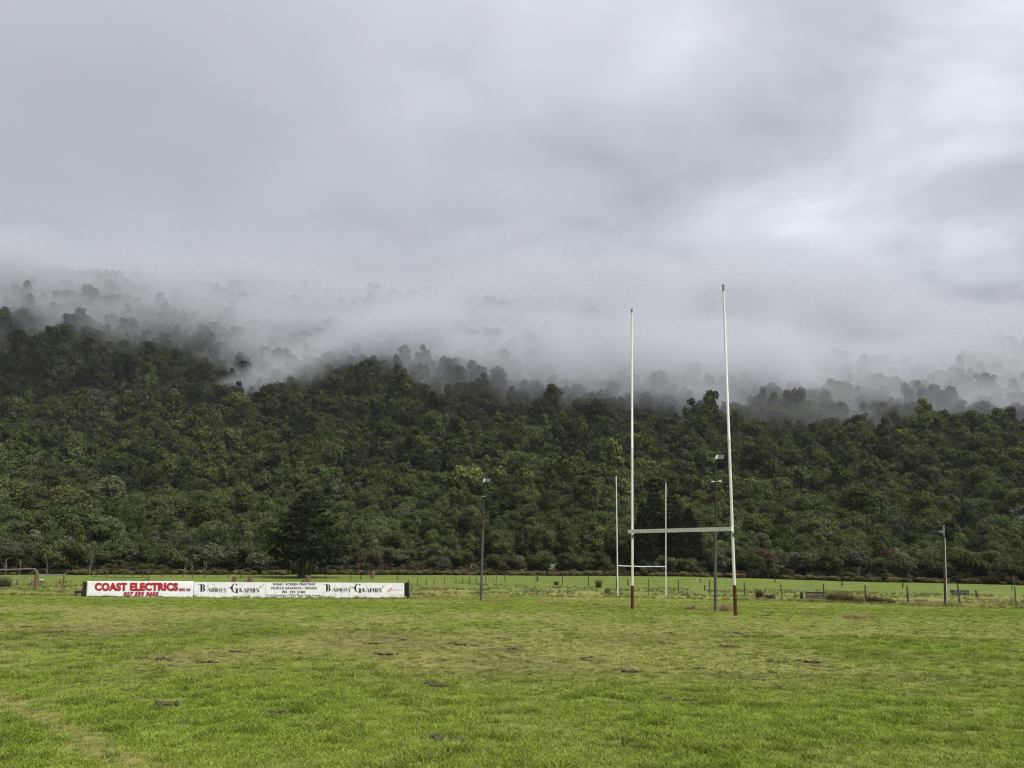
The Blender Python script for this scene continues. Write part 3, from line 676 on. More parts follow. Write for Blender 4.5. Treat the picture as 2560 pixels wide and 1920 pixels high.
def lettering(v, f, rect, out, mat, parent, name='lettering'):
    x0, y0, x1, y1 = rect; a = np.array(v, float)[:, :2]; mn = a.min(0); mx = a.max(0); k = (a-mn)/(mx-mn)
    z = np.array(v, float)[:, 2] if len(v[0]) > 2 else np.zeros(len(v))
    mb = MB(); mb.v = [son(x0+(x1-x0)*p[0], y1+(y0-y1)*p[1], out+q) for p, q in zip(k, z)]; mb.f = f
    return mb.build(name, mat, parent)
class Glyph:                                            # a small high-contrast serif face drawn with strokes
    def __init__(s): s.v = []; s.f = []; s.n = 0
    def quad(s, *p):
        b = len(s.v); z = s.n*.0004; s.n += 1
        s.v += [(x, y, z) for x, y in p]; s.f.append(tuple(range(b, b+len(p))))
    def stroke(s, x0, y0, x1, y1, w0, w1=None):
        w1 = w0 if w1 is None else w1; s.quad((x0-w0/2, y0), (x0+w0/2, y0), (x1+w1/2, y1), (x1-w1/2, y1))
    def rect(s, x0, y0, x1, y1): s.quad((x0, y0), (x1, y0), (x1, y1), (x0, y1))
    def arc(s, cx, cy, rx, ry, a0, a1, thick, thin, n=14):
        P = []
        for i in range(n+1):
            a = math.radians(a0+(a1-a0)*i/n); w = thin+(thick-thin)*abs(math.cos(a))**1.2
            c, q = math.cos(a), math.sin(a); P.append(((cx+rx*c, cy+ry*q), (cx+(rx-w)*c, cy+(ry-w*.8)*q)))
        for (o0, i0), (o1, i1) in zip(P[:-1], P[1:]): s.quad(i0, o0, o1, i1)
    def stem(s, x, h, w, y=0, ser=.06): s.rect(x, y, x+w, y+h); s.rect(x-ser, y, x+w+ser, y+.05*h); s.rect(x-ser, y+.95*h, x+w+ser, y+h)
def serif_word(big, rest, tail):
    g = Glyph(); x = 0.0
    def put(ch, h, x):
        w = .22*h
        if ch == 'B':
            g.stem(x, h, w, ser=.05*h); g.arc(x+w, .74*h, .30*h, .26*h, -90, 90, w*.85, .05*h); g.arc(x+w, .27*h, .36*h, .27*h, -90, 90, w, .05*h); return .72*h
        if ch == 'D': g.stem(x, h, w, ser=.05*h); g.arc(x+w, .5*h, .46*h, .5*h, -90, 90, w, .05*h); return .80*h
        if ch == 'O': g.arc(x+.42*h, .5*h, .42*h, .5*h, 0, 360, w, .06*h, 22); return .98*h
        if ch == 'G':
            g.arc(x+.48*h, .5*h, .48*h, .54*h, 42, 330, w*1.05, .06*h, 20); g.rect(x+.62*h, -.12*h, x+.62*h+w, .44*h); g.rect(x+.5*h, .40*h, x+.92*h, .45*h); g.quad((x-.3*h, .55*h), (x+.08*h, .45*h), (x+.08*h, .64*h)); return 1.02*h
        if ch == 'P': g.stem(x, h*1.08, w, y=-.08*h, ser=.05*h); g.arc(x+w, .70*h, .34*h, .30*h, -90, 90, w*.85, .05*h); return .68*h
        if ch == 'R': g.stem(x, h, w, ser=.05*h); g.arc(x+w, .72*h, .33*h, .28*h, -90, 90, w*.85, .05*h); g.stroke(x+.34*h, .46*h, x+.74*h, 0, w*1.1, w*.9); return .82*h
        if ch == 'A': g.stroke(x+.06*h, 0, x+.42*h, h, .06*h); g.stroke(x+.80*h, 0, x+.44*h, h, w*1.1, w*.7); g.rect(x+.2*h, .28*h, x+.66*h, .33*h); g.rect(x-.04*h, 0, x+.18*h, .05*h); g.rect(x+.64*h, 0, x+.96*h, .05*h); return .96*h
        if ch == 'Y': g.stroke(x+.42*h, .42*h, x+.08*h, h, w*.8); g.stroke(x+.46*h, .42*h, x+.80*h, h, .06*h); g.stroke(x+.40*h, -.2*h, x+.44*h, .46*h, w*.5, w*.9); g.rect(x-.06*h, .95*h, x+.24*h, h); return .84*h
        if ch == 'H': g.stem(x, h, w, ser=.06*h); g.stem(x+.52*h, h, w, ser=.06*h); g.rect(x+w, .47*h, x+.52*h, .53*h); return .84*h
        if ch == 'I': g.stem(x, h, w, ser=.06*h); return .36*h
        if ch == 'X':
            g.stroke(x+.74*h, 0, x+.14*h, h, w*1.1); g.stroke(x+.06*h, 0, x+.70*h, h, .07*h)
            if tail: g.quad((x+.70*h, .98*h), (x+.78*h, .86*h), (x+1.75*h, 1.95*h))
            return .9*h
        return .4*h
    if big == 'B': g.quad((x-.42, 1.0), (x, .93), (x, 1.0))
    x += put(big, 1.0, x)+.04
    for ch in rest: x += put(ch, .5, x)+.045
    return g.v, g.f
def long_sign():
    e = empty('banner_sign', son(217, 1492), 'white cloth banner with bold red lettering COAST ELECTRICS', 'banner')
    # backing rails and posts
    back = MB()
    rb = son(212, 1457, -.09); 
    for py in (1457, 1488): MB().bar(son(208, py, -.10), son(482, py, -.10), .05, .11).build('backing_rail', M_DARKPOST, e)
    for px in (300, 392, 476):
        p = son(px, 1492, -.17); MB().bar(V(p.x, p.y, gz(p.x, p.y)-.3), son(px, 1454, -.17), .09, .09).build('backing_post', M_DARKPOST, e)
    cl = MB(); nx, ny = 64, 14; r = random.Random(5)
    for j in range(ny+1):
        for i in range(nx+1):
            u, w = i/nx, j/ny; px = 217.5+(484-217.5)*u-1.2*w+.6*math.sin(w*5)*(u < .02); pt = 1453+.4*u+.35*math.sin(u*16); pb = 1491.3+3.6*u+.5*math.sin(u*23+1)
            dp = .006*math.sin(u*40+w*6)*math.sin(w*3.1)+.012*max(0, 1-u*9)*math.sin(w*8+u*60)+.004*math.sin(u*11-w*9)
            cl.v.append(son(px, pt+(pb-pt)*w, dp))
    for j in range(ny):
        for i in range(nx): a = j*(nx+1)+i; cl.f.append((a, a+1, a+nx+2, a+nx+1))
    c = cl.build('cloth', M_CLOTH, e, True)
    sm = c.modifiers.new('thickness', 'SOLIDIFY'); sm.thickness = .004; sm.offset = 0
    for s, rc, sh, bo, sp in (('COAST ELECTRICS', (236.7, 1456.6, 444.6, 1476.4), 0, .045, 1.06), ('2021 ltd', (447, 1470.2, 474.5, 1476.6), 0, .012, 1.0), ('027 593 3655', (308.5, 1479.4, 396, 1489.2), .22, .035, 1.08)):
        v, f = text_points(s, sh, bo, sp); lettering(v, f, tuple(q+d for q, d in zip(rc, (.7, .5, .9, .6))), .022, M_INK_SHADE, c, 'letter_shadow'); lettering(v, f, rc, .027, M_INK_RED, c)
    # board
    e2 = empty('sign_board', son(484, 1496), 'stained white board with black serif BADBOY GRAPHIX lettering', 'sign')
    def line(px, a, b): f = (px-484)/(1011-484); return a+(b-a)*f
    for px in (560, 664, 750, 838, 930, 1003):
        p = son(px, 1492, -.15); MB().bar(V(p.x, p.y, gz(p.x, p.y)-.3), son(px, 1458, -.15), .09, .09).build('backing_post', M_DARKPOST, e2)
    for py in (1459, 1488): MB().bar(son(486, py, -.075), son(1012, py, -.075), .05, .09).build('backing_rail', M_DARKPOST, e2)
    for a, b in ((484.5, 663.6), (664, 837.6), (838, 1010.5)):
        mb = MB()
        for o in (.0, -.022):
            for px, lo in ((a, 0), (b, 0), (b, 1), (a, 1)): mb.v.append(son(px, line(px, 1455, 1457.2) if not lo else line(px, 1496, 1494.6), o))
        mb.f = [(3, 2, 1, 0), (4, 5, 6, 7), (0, 1, 5, 4), (1, 2, 6, 5), (2, 3, 7, 6), (3, 0, 4, 7)]
        p = mb.build('panel', M_BOARD, e2)
    for big, rest, tail, x0, x1, y0, y1 in (('B', 'ADBOY', False, 492, 568, 1460.4, 1480.6), ('G', 'RAPHIX', True, 571.5, 658, 1459, 1482.5), ('B', 'ADBOY', False, 806.5, 878.5, 1460.8, 1480), ('G', 'RAPHIX', True, 880, 963.5, 1459.4, 1482)):
        v, f = serif_word(big, rest, tail); lettering(v, f, (x0, y0, x1, y1), .006, M_INK_BLACK, e2)
    for s, rc, bo in (('SIGNS - SCREEN PRINTING', (682, 1457.6, 788, 1463.6), .03), ('VEHICLE GRAPHICS - DESIGN', (676, 1467.2, 792, 1473.4), .03), ('PH  732 3183', (705.5, 1477, 762, 1483.2), .035), ('Proud Supporters of West Coast Rugby League', (666.5, 1485, 799, 1491.6), .012)):
        v, f = text_points(s, 0, bo, 1.04); lettering(v, f, rc, .006, M_INK_BLACK, e2)
    lf = [(968, 1476), (974, 1472), (981, 1466.5), (981.5, 1471), (978, 1477), (974, 1480.5), (970.5, 1481)]
    mb = MB(); mb.v = [son(x, y, .006) for x, y in lf]; mb.f = [tuple(range(len(lf)))[::-1]]; mb.build('emblem', M_INK_PINK, e2)
    mb = MB()                                           # illegible faded line beside the emblem
    for i, x in enumerate(np.arange(983, 1006, 2.7)):
        h = (0, 1.2, .4, .9)[i % 4]; b = len(mb.v); mb.v += [son(x, 1476.2, .006), son(x+1.6, 1476.2, .006), son(x+1.9-h*.3, 1472.6+h, .006), son(x+.3, 1472.8, .006)]; mb.f.append((b, b+1, b+2, b+3))
    b = len(mb.v); mb.v += [son(975, 1487, .006), son(1008, 1486.6, .006), son(1008, 1485.7, .006), son(975, 1486.1, .006)]; mb.f.append((b, b+1, b+2, b+3))
    mb.build('faded_lettering', M_INK_GREY, e2)
    # end posts of the sign line
    def endpost(pxb, pyb, pxt, pyt, w, out, lab):
        b = son(pxb, pyb, out); t = son(pxt, pyt, out); b.z = gz(b.x, b.y)-.3
        en = empty('sign_post', V(b.x, b.y, b.z+.3), lab, 'post', None)
        MB().tube([b, b+(t-b)*.5, t], [w*.56, w*.5, w*.46], 9, jag=.10, rng=random.Random(int(pxb))).build('stake', M_DARKPOST, en); return en
    en = endpost(207, 1491, 213.5, 1454, .20, -.16, 'dark leaning timber post at the left end of the banner')
    a, b = son(189, 1480, -.16), son(216, 1480.5, -.16); MB().bar(a, b, .07, .14).build('stub_rail', M_DARKPOST, en); MB().bar(son(189, 1489, -.17), son(189, 1477, -.17), .10, .10).build('stub_stake', M_POST, en)
    en = endpost(1021, 1497.5, 1019.5, 1456, .22, -.10, 'thick black timber post at the right end of the sign')
    mb = MB(); mb.bar(son(1013.5, 1490, -.15), son(1013.5, 1457, -.15), .16, .06).build('end_plank', M_DARKPOST, en); MB().bar(son(1025, 1495, -.06), son(1024.5, 1459, -.06), .07, .05).build('grey_batten', M_RAIL, en)
long_sign()

# ------------------------------------------------------------------ floodlight poles
def floodlight(e, c, s, white_side=True):
    for sx, w, mat in ((-.12, .15, M_LAMPWHITE), (.20, .40, M_LAMP)):
        mb = MB(); q = c+V(sx*s, -.02, 0); hw = w*s/2; rake = .10*s
        v = [(-hw, -.16, -.16), (hw, -.16, -.12), (hw, .16, -.12), (-hw, .16, -.16), (-hw+rake, -.12, .15), (hw+rake, -.12, .19), (hw+rake, .12, .19), (-hw+rake, .12, .15)]
        mb.v = [q+V(a, b*s, z*s) for a, b, z in v]; mb.f = [(3, 2, 1, 0), (4, 5, 6, 7), (0, 1, 5, 4), (1, 2, 6, 5), (2, 3, 7, 6), (3, 0, 4, 7)]
        h = mb.build('lamp_housing', mat, e)
        if sx > 0:
            for k in range(4):
                x = -hw+.02+k*(2*hw-.04)/3; MB().bar(q+V(x, -.17*s, -.13*s), q+V(x+rake, -.135*s, .17*s), .022*s, .03*s).build('fin', M_RAIL, h)
            MB().box(q+V(-.03, 0, -.20*s), (hw*1.5, .22*s, .07*s)).build('ballast_box', M_BLACK, h)
def pole(base_px, mast_px, sections, lab, name='floodlight_pole'):
    b = gp(*base_px); Y = b.y; e = empty(name, b, lab, 'lamp pole')
    t = at(*mast_px, Y); up = lambda py: b+(t-b)*((base_px[1]-py)/(base_px[1]-mast_px[1]))
    for nm, p0, p1, r0, r1, mat in sections:
        o = MB().tube([up(p0) if p0 < base_px[1]-1 else b-V(0, 0, .4), (up(min(p0, base_px[1]))+up(p1))/2, up(p1)], [r0, (r0+r1)/2, r1], 12).build(nm, mat, e, True)
    return e, up
e, up = pole((1202.5, 1503), (1211, 1178), [('lower_pole', 1503, 1328, .074, .066, M_POLE_GREY), ('rusty_section', 1329, 1283, .084, .076, M_POLE_RUST), ('upper_pole', 1284, 1200, .046, .038, M_POLE_BROWN), ('mast', 1201, 1178, .026, .02, M_POLE_GREY)], 'rusty-banded lamp pole beyond the open end of the sign')
floodlight(e, up(1203)+V(.05, -.09, 0), .70)
for py in (1328, 1310, 1284): MB().tube([up(py+1), up(py-1)], .09, 12).build('band', M_BRACKET, e, True)
q = up(1243); MB().bar(q+V(-.14, -.07, -.02), q+V(.2, -.07, .02), .04, .04).build('crossarm', M_RAIL, e)
e, up = pole((1787.5, 1527), (1790, 1128), [('lower_pole', 1527, 1330, .060, .054, M_POLE_GREY), ('brown_section', 1331, 1210, .040, .036, M_POLE_RUST), ('upper_pole', 1211, 1140, .032, .028, M_POLE_BROWN), ('mast', 1141, 1128, .018, .014, M_POLE_GREY)], 'grey and rust lamp pole standing between the near goal posts')
floodlight(e, up(1145)+V(.04, -.08, 0), .54)
q = up(1207); a = MB().bar(q+V(-.05, -.05, -.01), q+V(.06, -.05, .0), .04, .04).build('crossarm', M_BRACKET, e)
for x in (-.13, .16): MB().tube([q+V(x-.065, -.05, x*.05), q+V(x+.065, -.05, x*.05)], .026, 8).build('insulator', M_LAMPWHITE, e, True)
MB().tube([up(1331), up(1327)], .062, 12).build('band', M_BRACKET, e, True)
e, up = pole((2363, 1513), (2358.5, 1314), [('lower_pole', 1513, 1338, .085, .070, M_POLE_BROWN), ('upper_pole', 1339, 1314, .068, .060, M_RAIL)], 'brown timber pole with white conduit by the right-hand fence')
MB().tube([up(1512)+V(.08, -.06, -.05), up(1425)+V(.078, -.05, 0), up(1345)+V(.066, -.045, 0)], .022, 8).build('conduit', M_WHITE2, e, True)
q = up(1330); MB().box(q+V(-.20, -.10, -.02), (.34, .22, .13), Matrix.Rotation(.35, 3, 'Y')).build('lamp_housing', M_LAMP, e); MB().bar(q+V(-.1, -.06, -.1), q+V(.05, 0, -.1), .05, .05).build('lamp_arm', M_BRACKET, e)
MB().tube([up(1315), up(1312.5)], .10, 10).build('cap', M_GALV, e)

# ------------------------------------------------------------------ gates and fences
def ground_up(px, py):
    p = gp(px, py); return p
def left_gate():
    g = gp(90, 1472); Y = g.y
    A = lambda px, py: at(px, py, Y)
    e = empty('pipe_gate', A(24, 1469), 'galvanised pipe gate with curved end hung on a brown post', 'gate')
    MB().tube([A(-40, 1425), A(0, 1424.5), A(84, 1422), A(88, 1423), A(90.5, 1427), A(91, 1436), A(89, 1462)], .035, 8).build('pipe_frame', M_GALV, e, True)
    MB().tube([A(23, 1470), A(68, 1440), A(88, 1425)], .028, 8).build('brace', M_GALV, e, True)
    MB().tube([A(-40, 1468), A(24, 1469)], .03, 8).build('lower_rail', M_GALV, e, True)
    w = MB()
    for py in (1433, 1441, 1449, 1457): w.tube([A(-40, py+1), A(88, py)], .006, 4)
    w.build('mesh_wires', M_WIRE, e)
    e = empty('gate_post', g, 'thick reddish brown gate post beside the pipe gate', 'post')
    b = V(g.x, Y+.02, g.z-.3); MB().tube([b, A(90, 1450)+V(0, .02, 0), A(92.5, 1432)+V(0, .02, 0), A(92, 1428)+V(0, .02, 0)], [.14, .135, .125, .09], 10, jag=.06, rng=random.Random(2)).build('stake', M_BROWNPOST, e)
    MB().tube([A(93, 1447), A(84, 1447)], .02, 6).build('hinge', M_BRACKET, e)
    e = empty('rail_fence', A(159, 1469), 'single silvered rail on a thin post right of the gate', 'fence')
    MB().bar(A(95, 1437), A(163, 1437.5), .09, .12).build('rail', M_RAIL, e)
    p = A(158, 1469); MB().tube([V(p.x, p.y, gz(p.x, p.y)-.3), A(159, 1450), A(161, 1434)], [.075, .07, .06], 8, jag=.08, rng=random.Random(4)).build('post', M_BROWNPOST, e)
    MB().tube([A(162, 1436), A(167, 1432), A(171, 1427)], [.03, .025, .015], 5).build('broken_limb', M_RAIL, e)
left_gate()
def back_gate():
    g = gp(372, 1463); Y = g.y; A = lambda px, py: at(px, py, Y)
    e = empty('pipe_gate', A(231, 1462), 'thin dark pipe gate showing above the red lettered banner', 'gate')
    MB().tube([A(231.5, 1463), A(231.5, 1441.5), A(300, 1444.5), A(368, 1444)], .024, 6).build('pipe_frame', M_DARKPOST, e, True)
    MB().tube([A(330, 1462), A(371, 1446)], .022, 6).build('brace', M_DARKPOST, e, True)
    w = MB()
    for py in (1447, 1450, 1453, 1457): w.tube([A(231, py), A(370, py)], .006, 4)
    w.build('mesh_wires', M_WIRE, e)
    MB().tube([V(A(372, 1463).x, Y, gz(A(372, 1463).x, Y)-.3), A(372, 1438)], [.08, .07], 8, jag=.08, rng=random.Random(6)).build('hinge_post', M_BROWNPOST, e)
back_gate()
def fence(name, lab, items, r, wires=(), mat=None, depth=None, seed=0):
    """items: (top px, top py, base px, base py); one post per item, wires strung between neighbours."""
    rr = random.Random(seed); posts = []
    for (tx, ty, bx, by) in items:
        b = gp(bx, by)
        if depth: Y = depth(bx); q = at(bx, by, Y); b = V(q.x, Y, gz(q.x, Y))
        posts.append((b, at(tx, ty, b.y+rr.uniform(-.05, .05))))
    e = empty(name, posts[0][0], lab, 'fence')
    for b, t in posts:
        w = r*rr.uniform(.8, 1.2); m = (b+t)/2+V(rr.uniform(-.02, .02), 0, 0)
        MB().tube([b-V(0, 0, .3), m, t-V(0, 0, .04), t], [w*1.1, w, w*.85, w*.5], 7, jag=.12, rng=rr).build('post', mat or M_POST, e)
    for f in wires:
        w = MB()
        for (b0, t0), (b1, t1) in zip(posts[:-1], posts[1:]):
            p0, p1 = b0+(t0-b0)*f, b1+(t1-b1)*f; w.tube([p0-V(0, r, 0), (p0+p1)/2-V(0, r, .04), p1-V(0, r, 0)], .006, 4, cap=False)
        w.build('wire', M_WIRE, e)
fence('paddock_fence', 'line of dark weathered posts running along the paddock to the right', [(1340, 1435, 1340, 1457.5), (1405.5, 1436, 1406, 1463), (1471, 1439, 1471.5, 1467), (1541, 1442, 1541.5, 1475.5), (1621, 1446, 1621, 1480), (1695.5, 1448.5, 1696, 1483), (1774, 1449, 1775.5, 1485), (1860.5, 1455.5, 1861.5, 1490), (1951.5, 1461, 1955, 1497), (2058.5, 1458.5, 2060, 1499), (2162.5, 1462, 2165, 1503.5), (2267.5, 1464, 2271, 1508.5), (2394, 1460, 2399.5, 1510.5), (2536.5, 1464, 2541.5, 1514.5)], .052, (.35, .6, .85), seed=1)
fence('ditch_fence', 'thin brown stakes of a low fence along the ditch at the field edge', [(1085, 1464, 1085, 1491), (1199, 1462, 1199, 1489), (1312, 1462, 1312, 1488.5), (1418.5, 1462, 1418.5, 1488.5), (1519, 1467, 1519, 1489), (1620.5, 1468, 1620.5, 1491), (1718.5, 1470, 1718.5, 1493), (1812, 1470, 1812, 1491.6)], .026, (.5, .9), M_BROWNPOST, seed=2)
fence('broken_fence', 'crooked leaning stakes of a broken fence between the sign and the mound', [(1021, 1448, 1024, 1462), (1044.5, 1446.5, 1043, 1464), (1065, 1448, 1067, 1463), (1087.5, 1448, 1083, 1463), (1111, 1444, 1111, 1460), (1140, 1444, 1140, 1459), (1158, 1445, 1154, 1457), (1169, 1443.5, 1172, 1456), (1175.5, 1442, 1175, 1458), (1190.5, 1442, 1191, 1455), (1214, 1440, 1214.5, 1455), (1222, 1442, 1222.5, 1454), (1230, 1446, 1236, 1456), (1241.5, 1433.5, 1240.5, 1455), (1259.5, 1435, 1264.5, 1455)], .048, (.7,), seed=3)
fence('far_fence', 'row of tiny fence posts across the paddock above the sign', [(px, 1432+(px-266)*.012+j, px, 1441.5+(px-266)*.012) for px, j in ((266, 0), (287, 1), (309, .5), (331, 0), (356, 1), (406, -1), (427, 1), (458, 0), (481, -2), (512, 0), (545, 1), (571, 0), (602, 0), (660, 1), (705, 0), (742, 0), (815, -1), (840, 0), (877, 0), (902, -2), (931, -2), (993, -1))], .06, (.8,), seed=4)
fence('cross_fence', 'few short dark posts standing far out in the right paddock', [(1344, 1440, 1344, 1452), (1569.5, 1448, 1569.5, 1464), (1750.5, 1446, 1750.5, 1456.5), (1762, 1462.5, 1762, 1477), (1937.5, 1441, 1937.5, 1456.5), (2105, 1452.5, 2105, 1465.5), (2257, 1457, 2257, 1471), (2530, 1464, 2530, 1476)], .07, (), M_DARKPOST, seed=5)
fence('gate_stakes', 'thin leaning stakes standing in the rough grass by the gate', [(43.5, 1447.5, 41, 1462), (80, 1449, 79, 1465), (150.5, 1448, 149, 1464), (181, 1447, 173, 1464), (206, 1450, 208, 1462)], .035, (), seed=6)

# ------------------------------------------------------------------ small built things
def stock_ramp():
    b = gp(2060, 1499); Y = b.y+.6; A = lambda px, py, dy=0: at(px, py, Y+dy)
    e = empty('stock_ramp', A(2015, 1502), 'low brown timber stock ramp with rails beside the brown rushes', 'stock ramp')
    for px in (2015.5, 2036.5, 2059):
        for dy in (0, .9): p = A(px, 1500, dy); MB().bar(V(p.x, p.y, gz(p.x, p.y)-.4), A(px, 1479.5, dy), .09, .09).build('post', M_PLANK, e)
    for py in (1482, 1487.5, 1494.5, 1499):
        for dy in (-.06, .96): MB().bar(A(2014, py, dy), A(2060.5, py+.6, dy), .035, .13).build('rail', M_PLANK, e)
    MB().bar(A(2013, 1478.6, -.06), A(2061, 1478.9, -.06), .16, .06).build('top_plank', M_RAIL, e)
    m = MB()
    for k in range(5): MB().bar(A(2015, 1491, .15+k*.17), A(2059, 1491, .15+k*.17), .15, .04).build('deck_plank', M_DARKPOST, e)
    MB().bar(A(1986, 1477.2), A(2012, 1479.2), .07, .07).build('wing_rail', M_RAIL, e)
    p = A(1987, 1500); MB().bar(V(p.x, p.y, gz(p.x, p.y)-.3), A(1987, 1477.5), .08, .08).build('wing_post', M_BROWNPOST, e)
    p = A(2004, 1500); MB().bar(V(p.x, p.y, gz(p.x, p.y)-.3), A(2004, 1481), .22, .05).build('dark_panel', M_DARKPOST, e)
stock_ramp()
def trough():
    g = gp(2404, 1488); Y = g.y; a, b = at(2385, 1485.5, Y), at(2424, 1486.5, Y); a.z = b.z = gz((a.x+b.x)/2, Y)+.22
    e = empty('water_trough', V((a.x+b.x)/2, Y, gz((a.x+b.x)/2, Y)), 'long dark grey water trough behind a leaning fence post', 'trough')
    mb = MB(); L = (b-a).length; c = (a+b)/2+V(0, .3, .06)
    for dx, dy, sx, sy in ((0, -.27, L, .06), (0, .27, L, .06), (-L/2+.03, 0, .06, .48), (L/2-.03, 0, .06, .48)): mb.box(c+V(dx, dy, 0), (sx, sy, .34))
    mb.box(c-V(0, 0, .14), (L-.1, .5, .06)); M_T = material('trough_grey', (.065, .07, .068), (.10, .105, .10), scale=4); mb.build('basin', M_T, e)
    for s in (-1, 1): MB().box(c+V(s*L*.36, 0, -.30), (.16, .5, .3)).build('block', M_CONCRETE, e)
trough()
def culvert():
    t = (1437-1280)/F; x, y = t*(EDGE(t)+3.2), float(EDGE(t)+3.2); z = gz(x, y)
    e = empty('culvert_pipe', V(x, y, z), 'round concrete culvert mouth in the bank under the road', 'culvert')
    mb = MB(); n = 20
    for k in range(n+1):
        a = math.pi*(k/n); 
        for r in (.85, 1.0):
            for dy in (0, 3.0): mb.v.append(V(x+math.cos(a)*r*1.1, y+dy, z-.15+math.sin(a)*r))
    for k in range(n):
        b = k*4; mb.f += [(b, b+4, b+6, b+2), (b+2, b+6, b+7, b+3), (b+1, b+3, b+7, b+5), (b, b+1, b+5, b+4)]
    mb.build('pipe', M_CONCRETE, e, True); MB().box(V(x, y+2.6, z+.2), (2.0, .1, 1.3)).build('black_end', M_BLACK, e)  # flat black panel closes the pipe towards its far end
culvert()
def stump(px, py, w, h, lab, seed, roots=0):
    b = gp(px, py); r = random.Random(seed); e = empty('tree_stump', b, lab, 'stump')
    MB().tube([b-V(0, 0, .3), b+V(0, 0, .05), b+V(r.uniform(-.05, .05), 0, h*.6), b+V(r.uniform(-.1, .1), 0, h)], [w*.65, w*.58, w*.5, w*.44], 11, jag=.14, rng=r).build('trunk', M_BROWNPOST, e)
    for k in range(roots):
        a = r.uniform(-2.6, -.5); d = V(math.cos(a), math.sin(a)*.4, 0)
        MB().tube([b+V(0, 0, h*.55), b+d*w*1.1+V(0, 0, h*.5), b+d*w*2.4+V(0, 0, .02)], [w*.3, w*.22, w*.08], 7, jag=.1, rng=r).build('root', M_BROWNPOST, e)
stump(584, 1466, .42, .86, 'upright brown stump peeping over the sign beside the first black title', 1); stump(622, 1466, .44, .8, 'low brown stump with sprawling roots behind the sign', 2, 4)
stump(769, 1466, .5, 1.0, 'pointed grey stump in front of the big macrocarpa', 3, 2); stump(2443.5, 1493, .22, .62, 'small dark stump in the right-hand paddock', 4); stump(931, 1444, .5, .9, 'dark stub of a post far behind the second black title', 6)
def feeder():
    b = gp(102, 1464); e = empty('feeder', b, 'small white topped feeder on splayed legs by the gate', 'feeder')
    for s in (-1, 1): MB().tube([b+V(0, 0, -.1), b+V(s*.09, 0, .42)], .018, 6).build('leg', M_POST, e)
    MB().tube([b+V(0, 0, .40), b+V(0, 0, .46), b+V(0, 0, .50)], [.10, .16, .15], 10).build('bowl', M_LAMPWHITE, e, True)
feeder()
def debris():
    b = gp(1741, 1524); e = empty('broken_stake', b, 'broken white stake lying in straw left of the grey pole', 'debris')
    MB().bar(b+V(-.02, 0, .06), b+V(.30, .05, .03), .05, .035).build('white_stake', M_LAMPWHITE, e)
    MB().tube([b+V(-.10+.09*math.cos(a), 0, .02+.10*math.sin(a)) for a in np.linspace(.1, 3.0, 8)], .022, 6).build('bent_tube', M_BLACK, e, True)
debris()
def dead_tree(px, py, h, lab, seed, mat=None, dY=0):
    r = random.Random(seed); t = (px-1280)/F; Y = float(EDGE(t))+dY; q = at(px, py, Y); b = V(q.x, Y, gz(q.x, Y)-.1)
    e = empty('dead_tree', b, lab, 'dead tree', 'bleached dead stems along the bush edge')
    top = b+V(r.uniform(-.5, .5), r.uniform(-.3, .3), h); mid = b+(top-b)*.5+V(r.uniform(-.35, .35), 0, 0)
    MB().tube([b-V(0, 0, .2), mid, top], [.06, .045, .015], 7, jag=.1, rng=r).build('trunk', mat or M_PALE, e)
    for k in range(7):
        p = b+(top-b)*r.uniform(.1, .8); d = V(r.uniform(-1, 1), r.uniform(-.6, .3), r.uniform(.3, 1.1)).normalized()*h*r.uniform(.25, .5)
        MB().tube([p, p+d*.5+V(0, 0, .1), p+d+V(r.uniform(-.2, .2), 0, 0)], [.028, .02, .008], 5).build('limb', mat or M_PALE, e)
for i, (px, h, dY, lab) in enumerate(((12, 3.2, .5, 'pale forked dead stem behind the pipe gate at the left edge'), (47, 2.9, .3, 'pale leaning dead stem behind the gate post'), (118, 3.0, .6, 'thin pale dead stem between gate and banner'), (225, 2.7, .4, 'pale brown dead stem above the banner\'s left end'), (462, 2.8, .3, 'white dead stem above the small 2021 lettering'), (482, 2.6, .4, 'white forked dead stem right of the 2021 lettering'), (508, 3.0, .6, 'white dead stem above the first black title'), (2148, 2.4, .3, 'pale dead stem at the left of the dead branch tangle'), (2172, 2.2, .2, 'sprawling pale dead branches above the brown rushes'), (2222, 2.8, .4, 'tall pale dead stem right of the branch tangle'), (2276, 2.0, .3, 'short orange-brown dead stem left of the conduit pole'), (2535, 1.9, .3, 'pale dead stem near the right edge'), (1384, 2.2, 1.0, 'white dead stem beside the culvert bank'), (1003, 2.0, .5, 'pale dead stem above the sign\'s right end'))):
    dead_tree(px, 1440, h*.72, lab, 80+i, None, dY)
# ------------------------------------------------------------------ grass
def tuft(seed, nb, hmin, hmax, rad, width, splay):
    r = np.random.default_rng(seed); a = r.uniform(0, 6.28, nb); rr = rad*np.sqrt(r.uniform(0, 1, nb))
    b = np.stack([np.cos(a)*rr, np.sin(a)*rr, np.full(nb, -.01)], 1); h = r.uniform(hmin, hmax, nb)
    d = r.uniform(0, 6.28, nb); sp = r.uniform(.1, splay, nb)*h; mid = b+np.stack([np.cos(d)*sp*.35, np.sin(d)*sp*.35, h*.6], 1); tip = b+np.stack([np.cos(d)*sp, np.sin(d)*sp, h], 1)
    w = r.uniform(0, 6.28, nb); wv = np.stack([np.cos(w), np.sin(w), np.zeros(nb)], 1)*width*.5
    P = np.concatenate([np.stack([b-wv, b+wv, mid+wv*.8, mid-wv*.8], 1), np.stack([mid-wv*.8, mid+wv*.8, tip+wv*.15, tip-wv*.15], 1)])
    t = r.uniform(.7, 1.3, nb); return quads_mesh('tuft', P, np.concatenate([t*.92, t*1.08]), [M_BLADE])
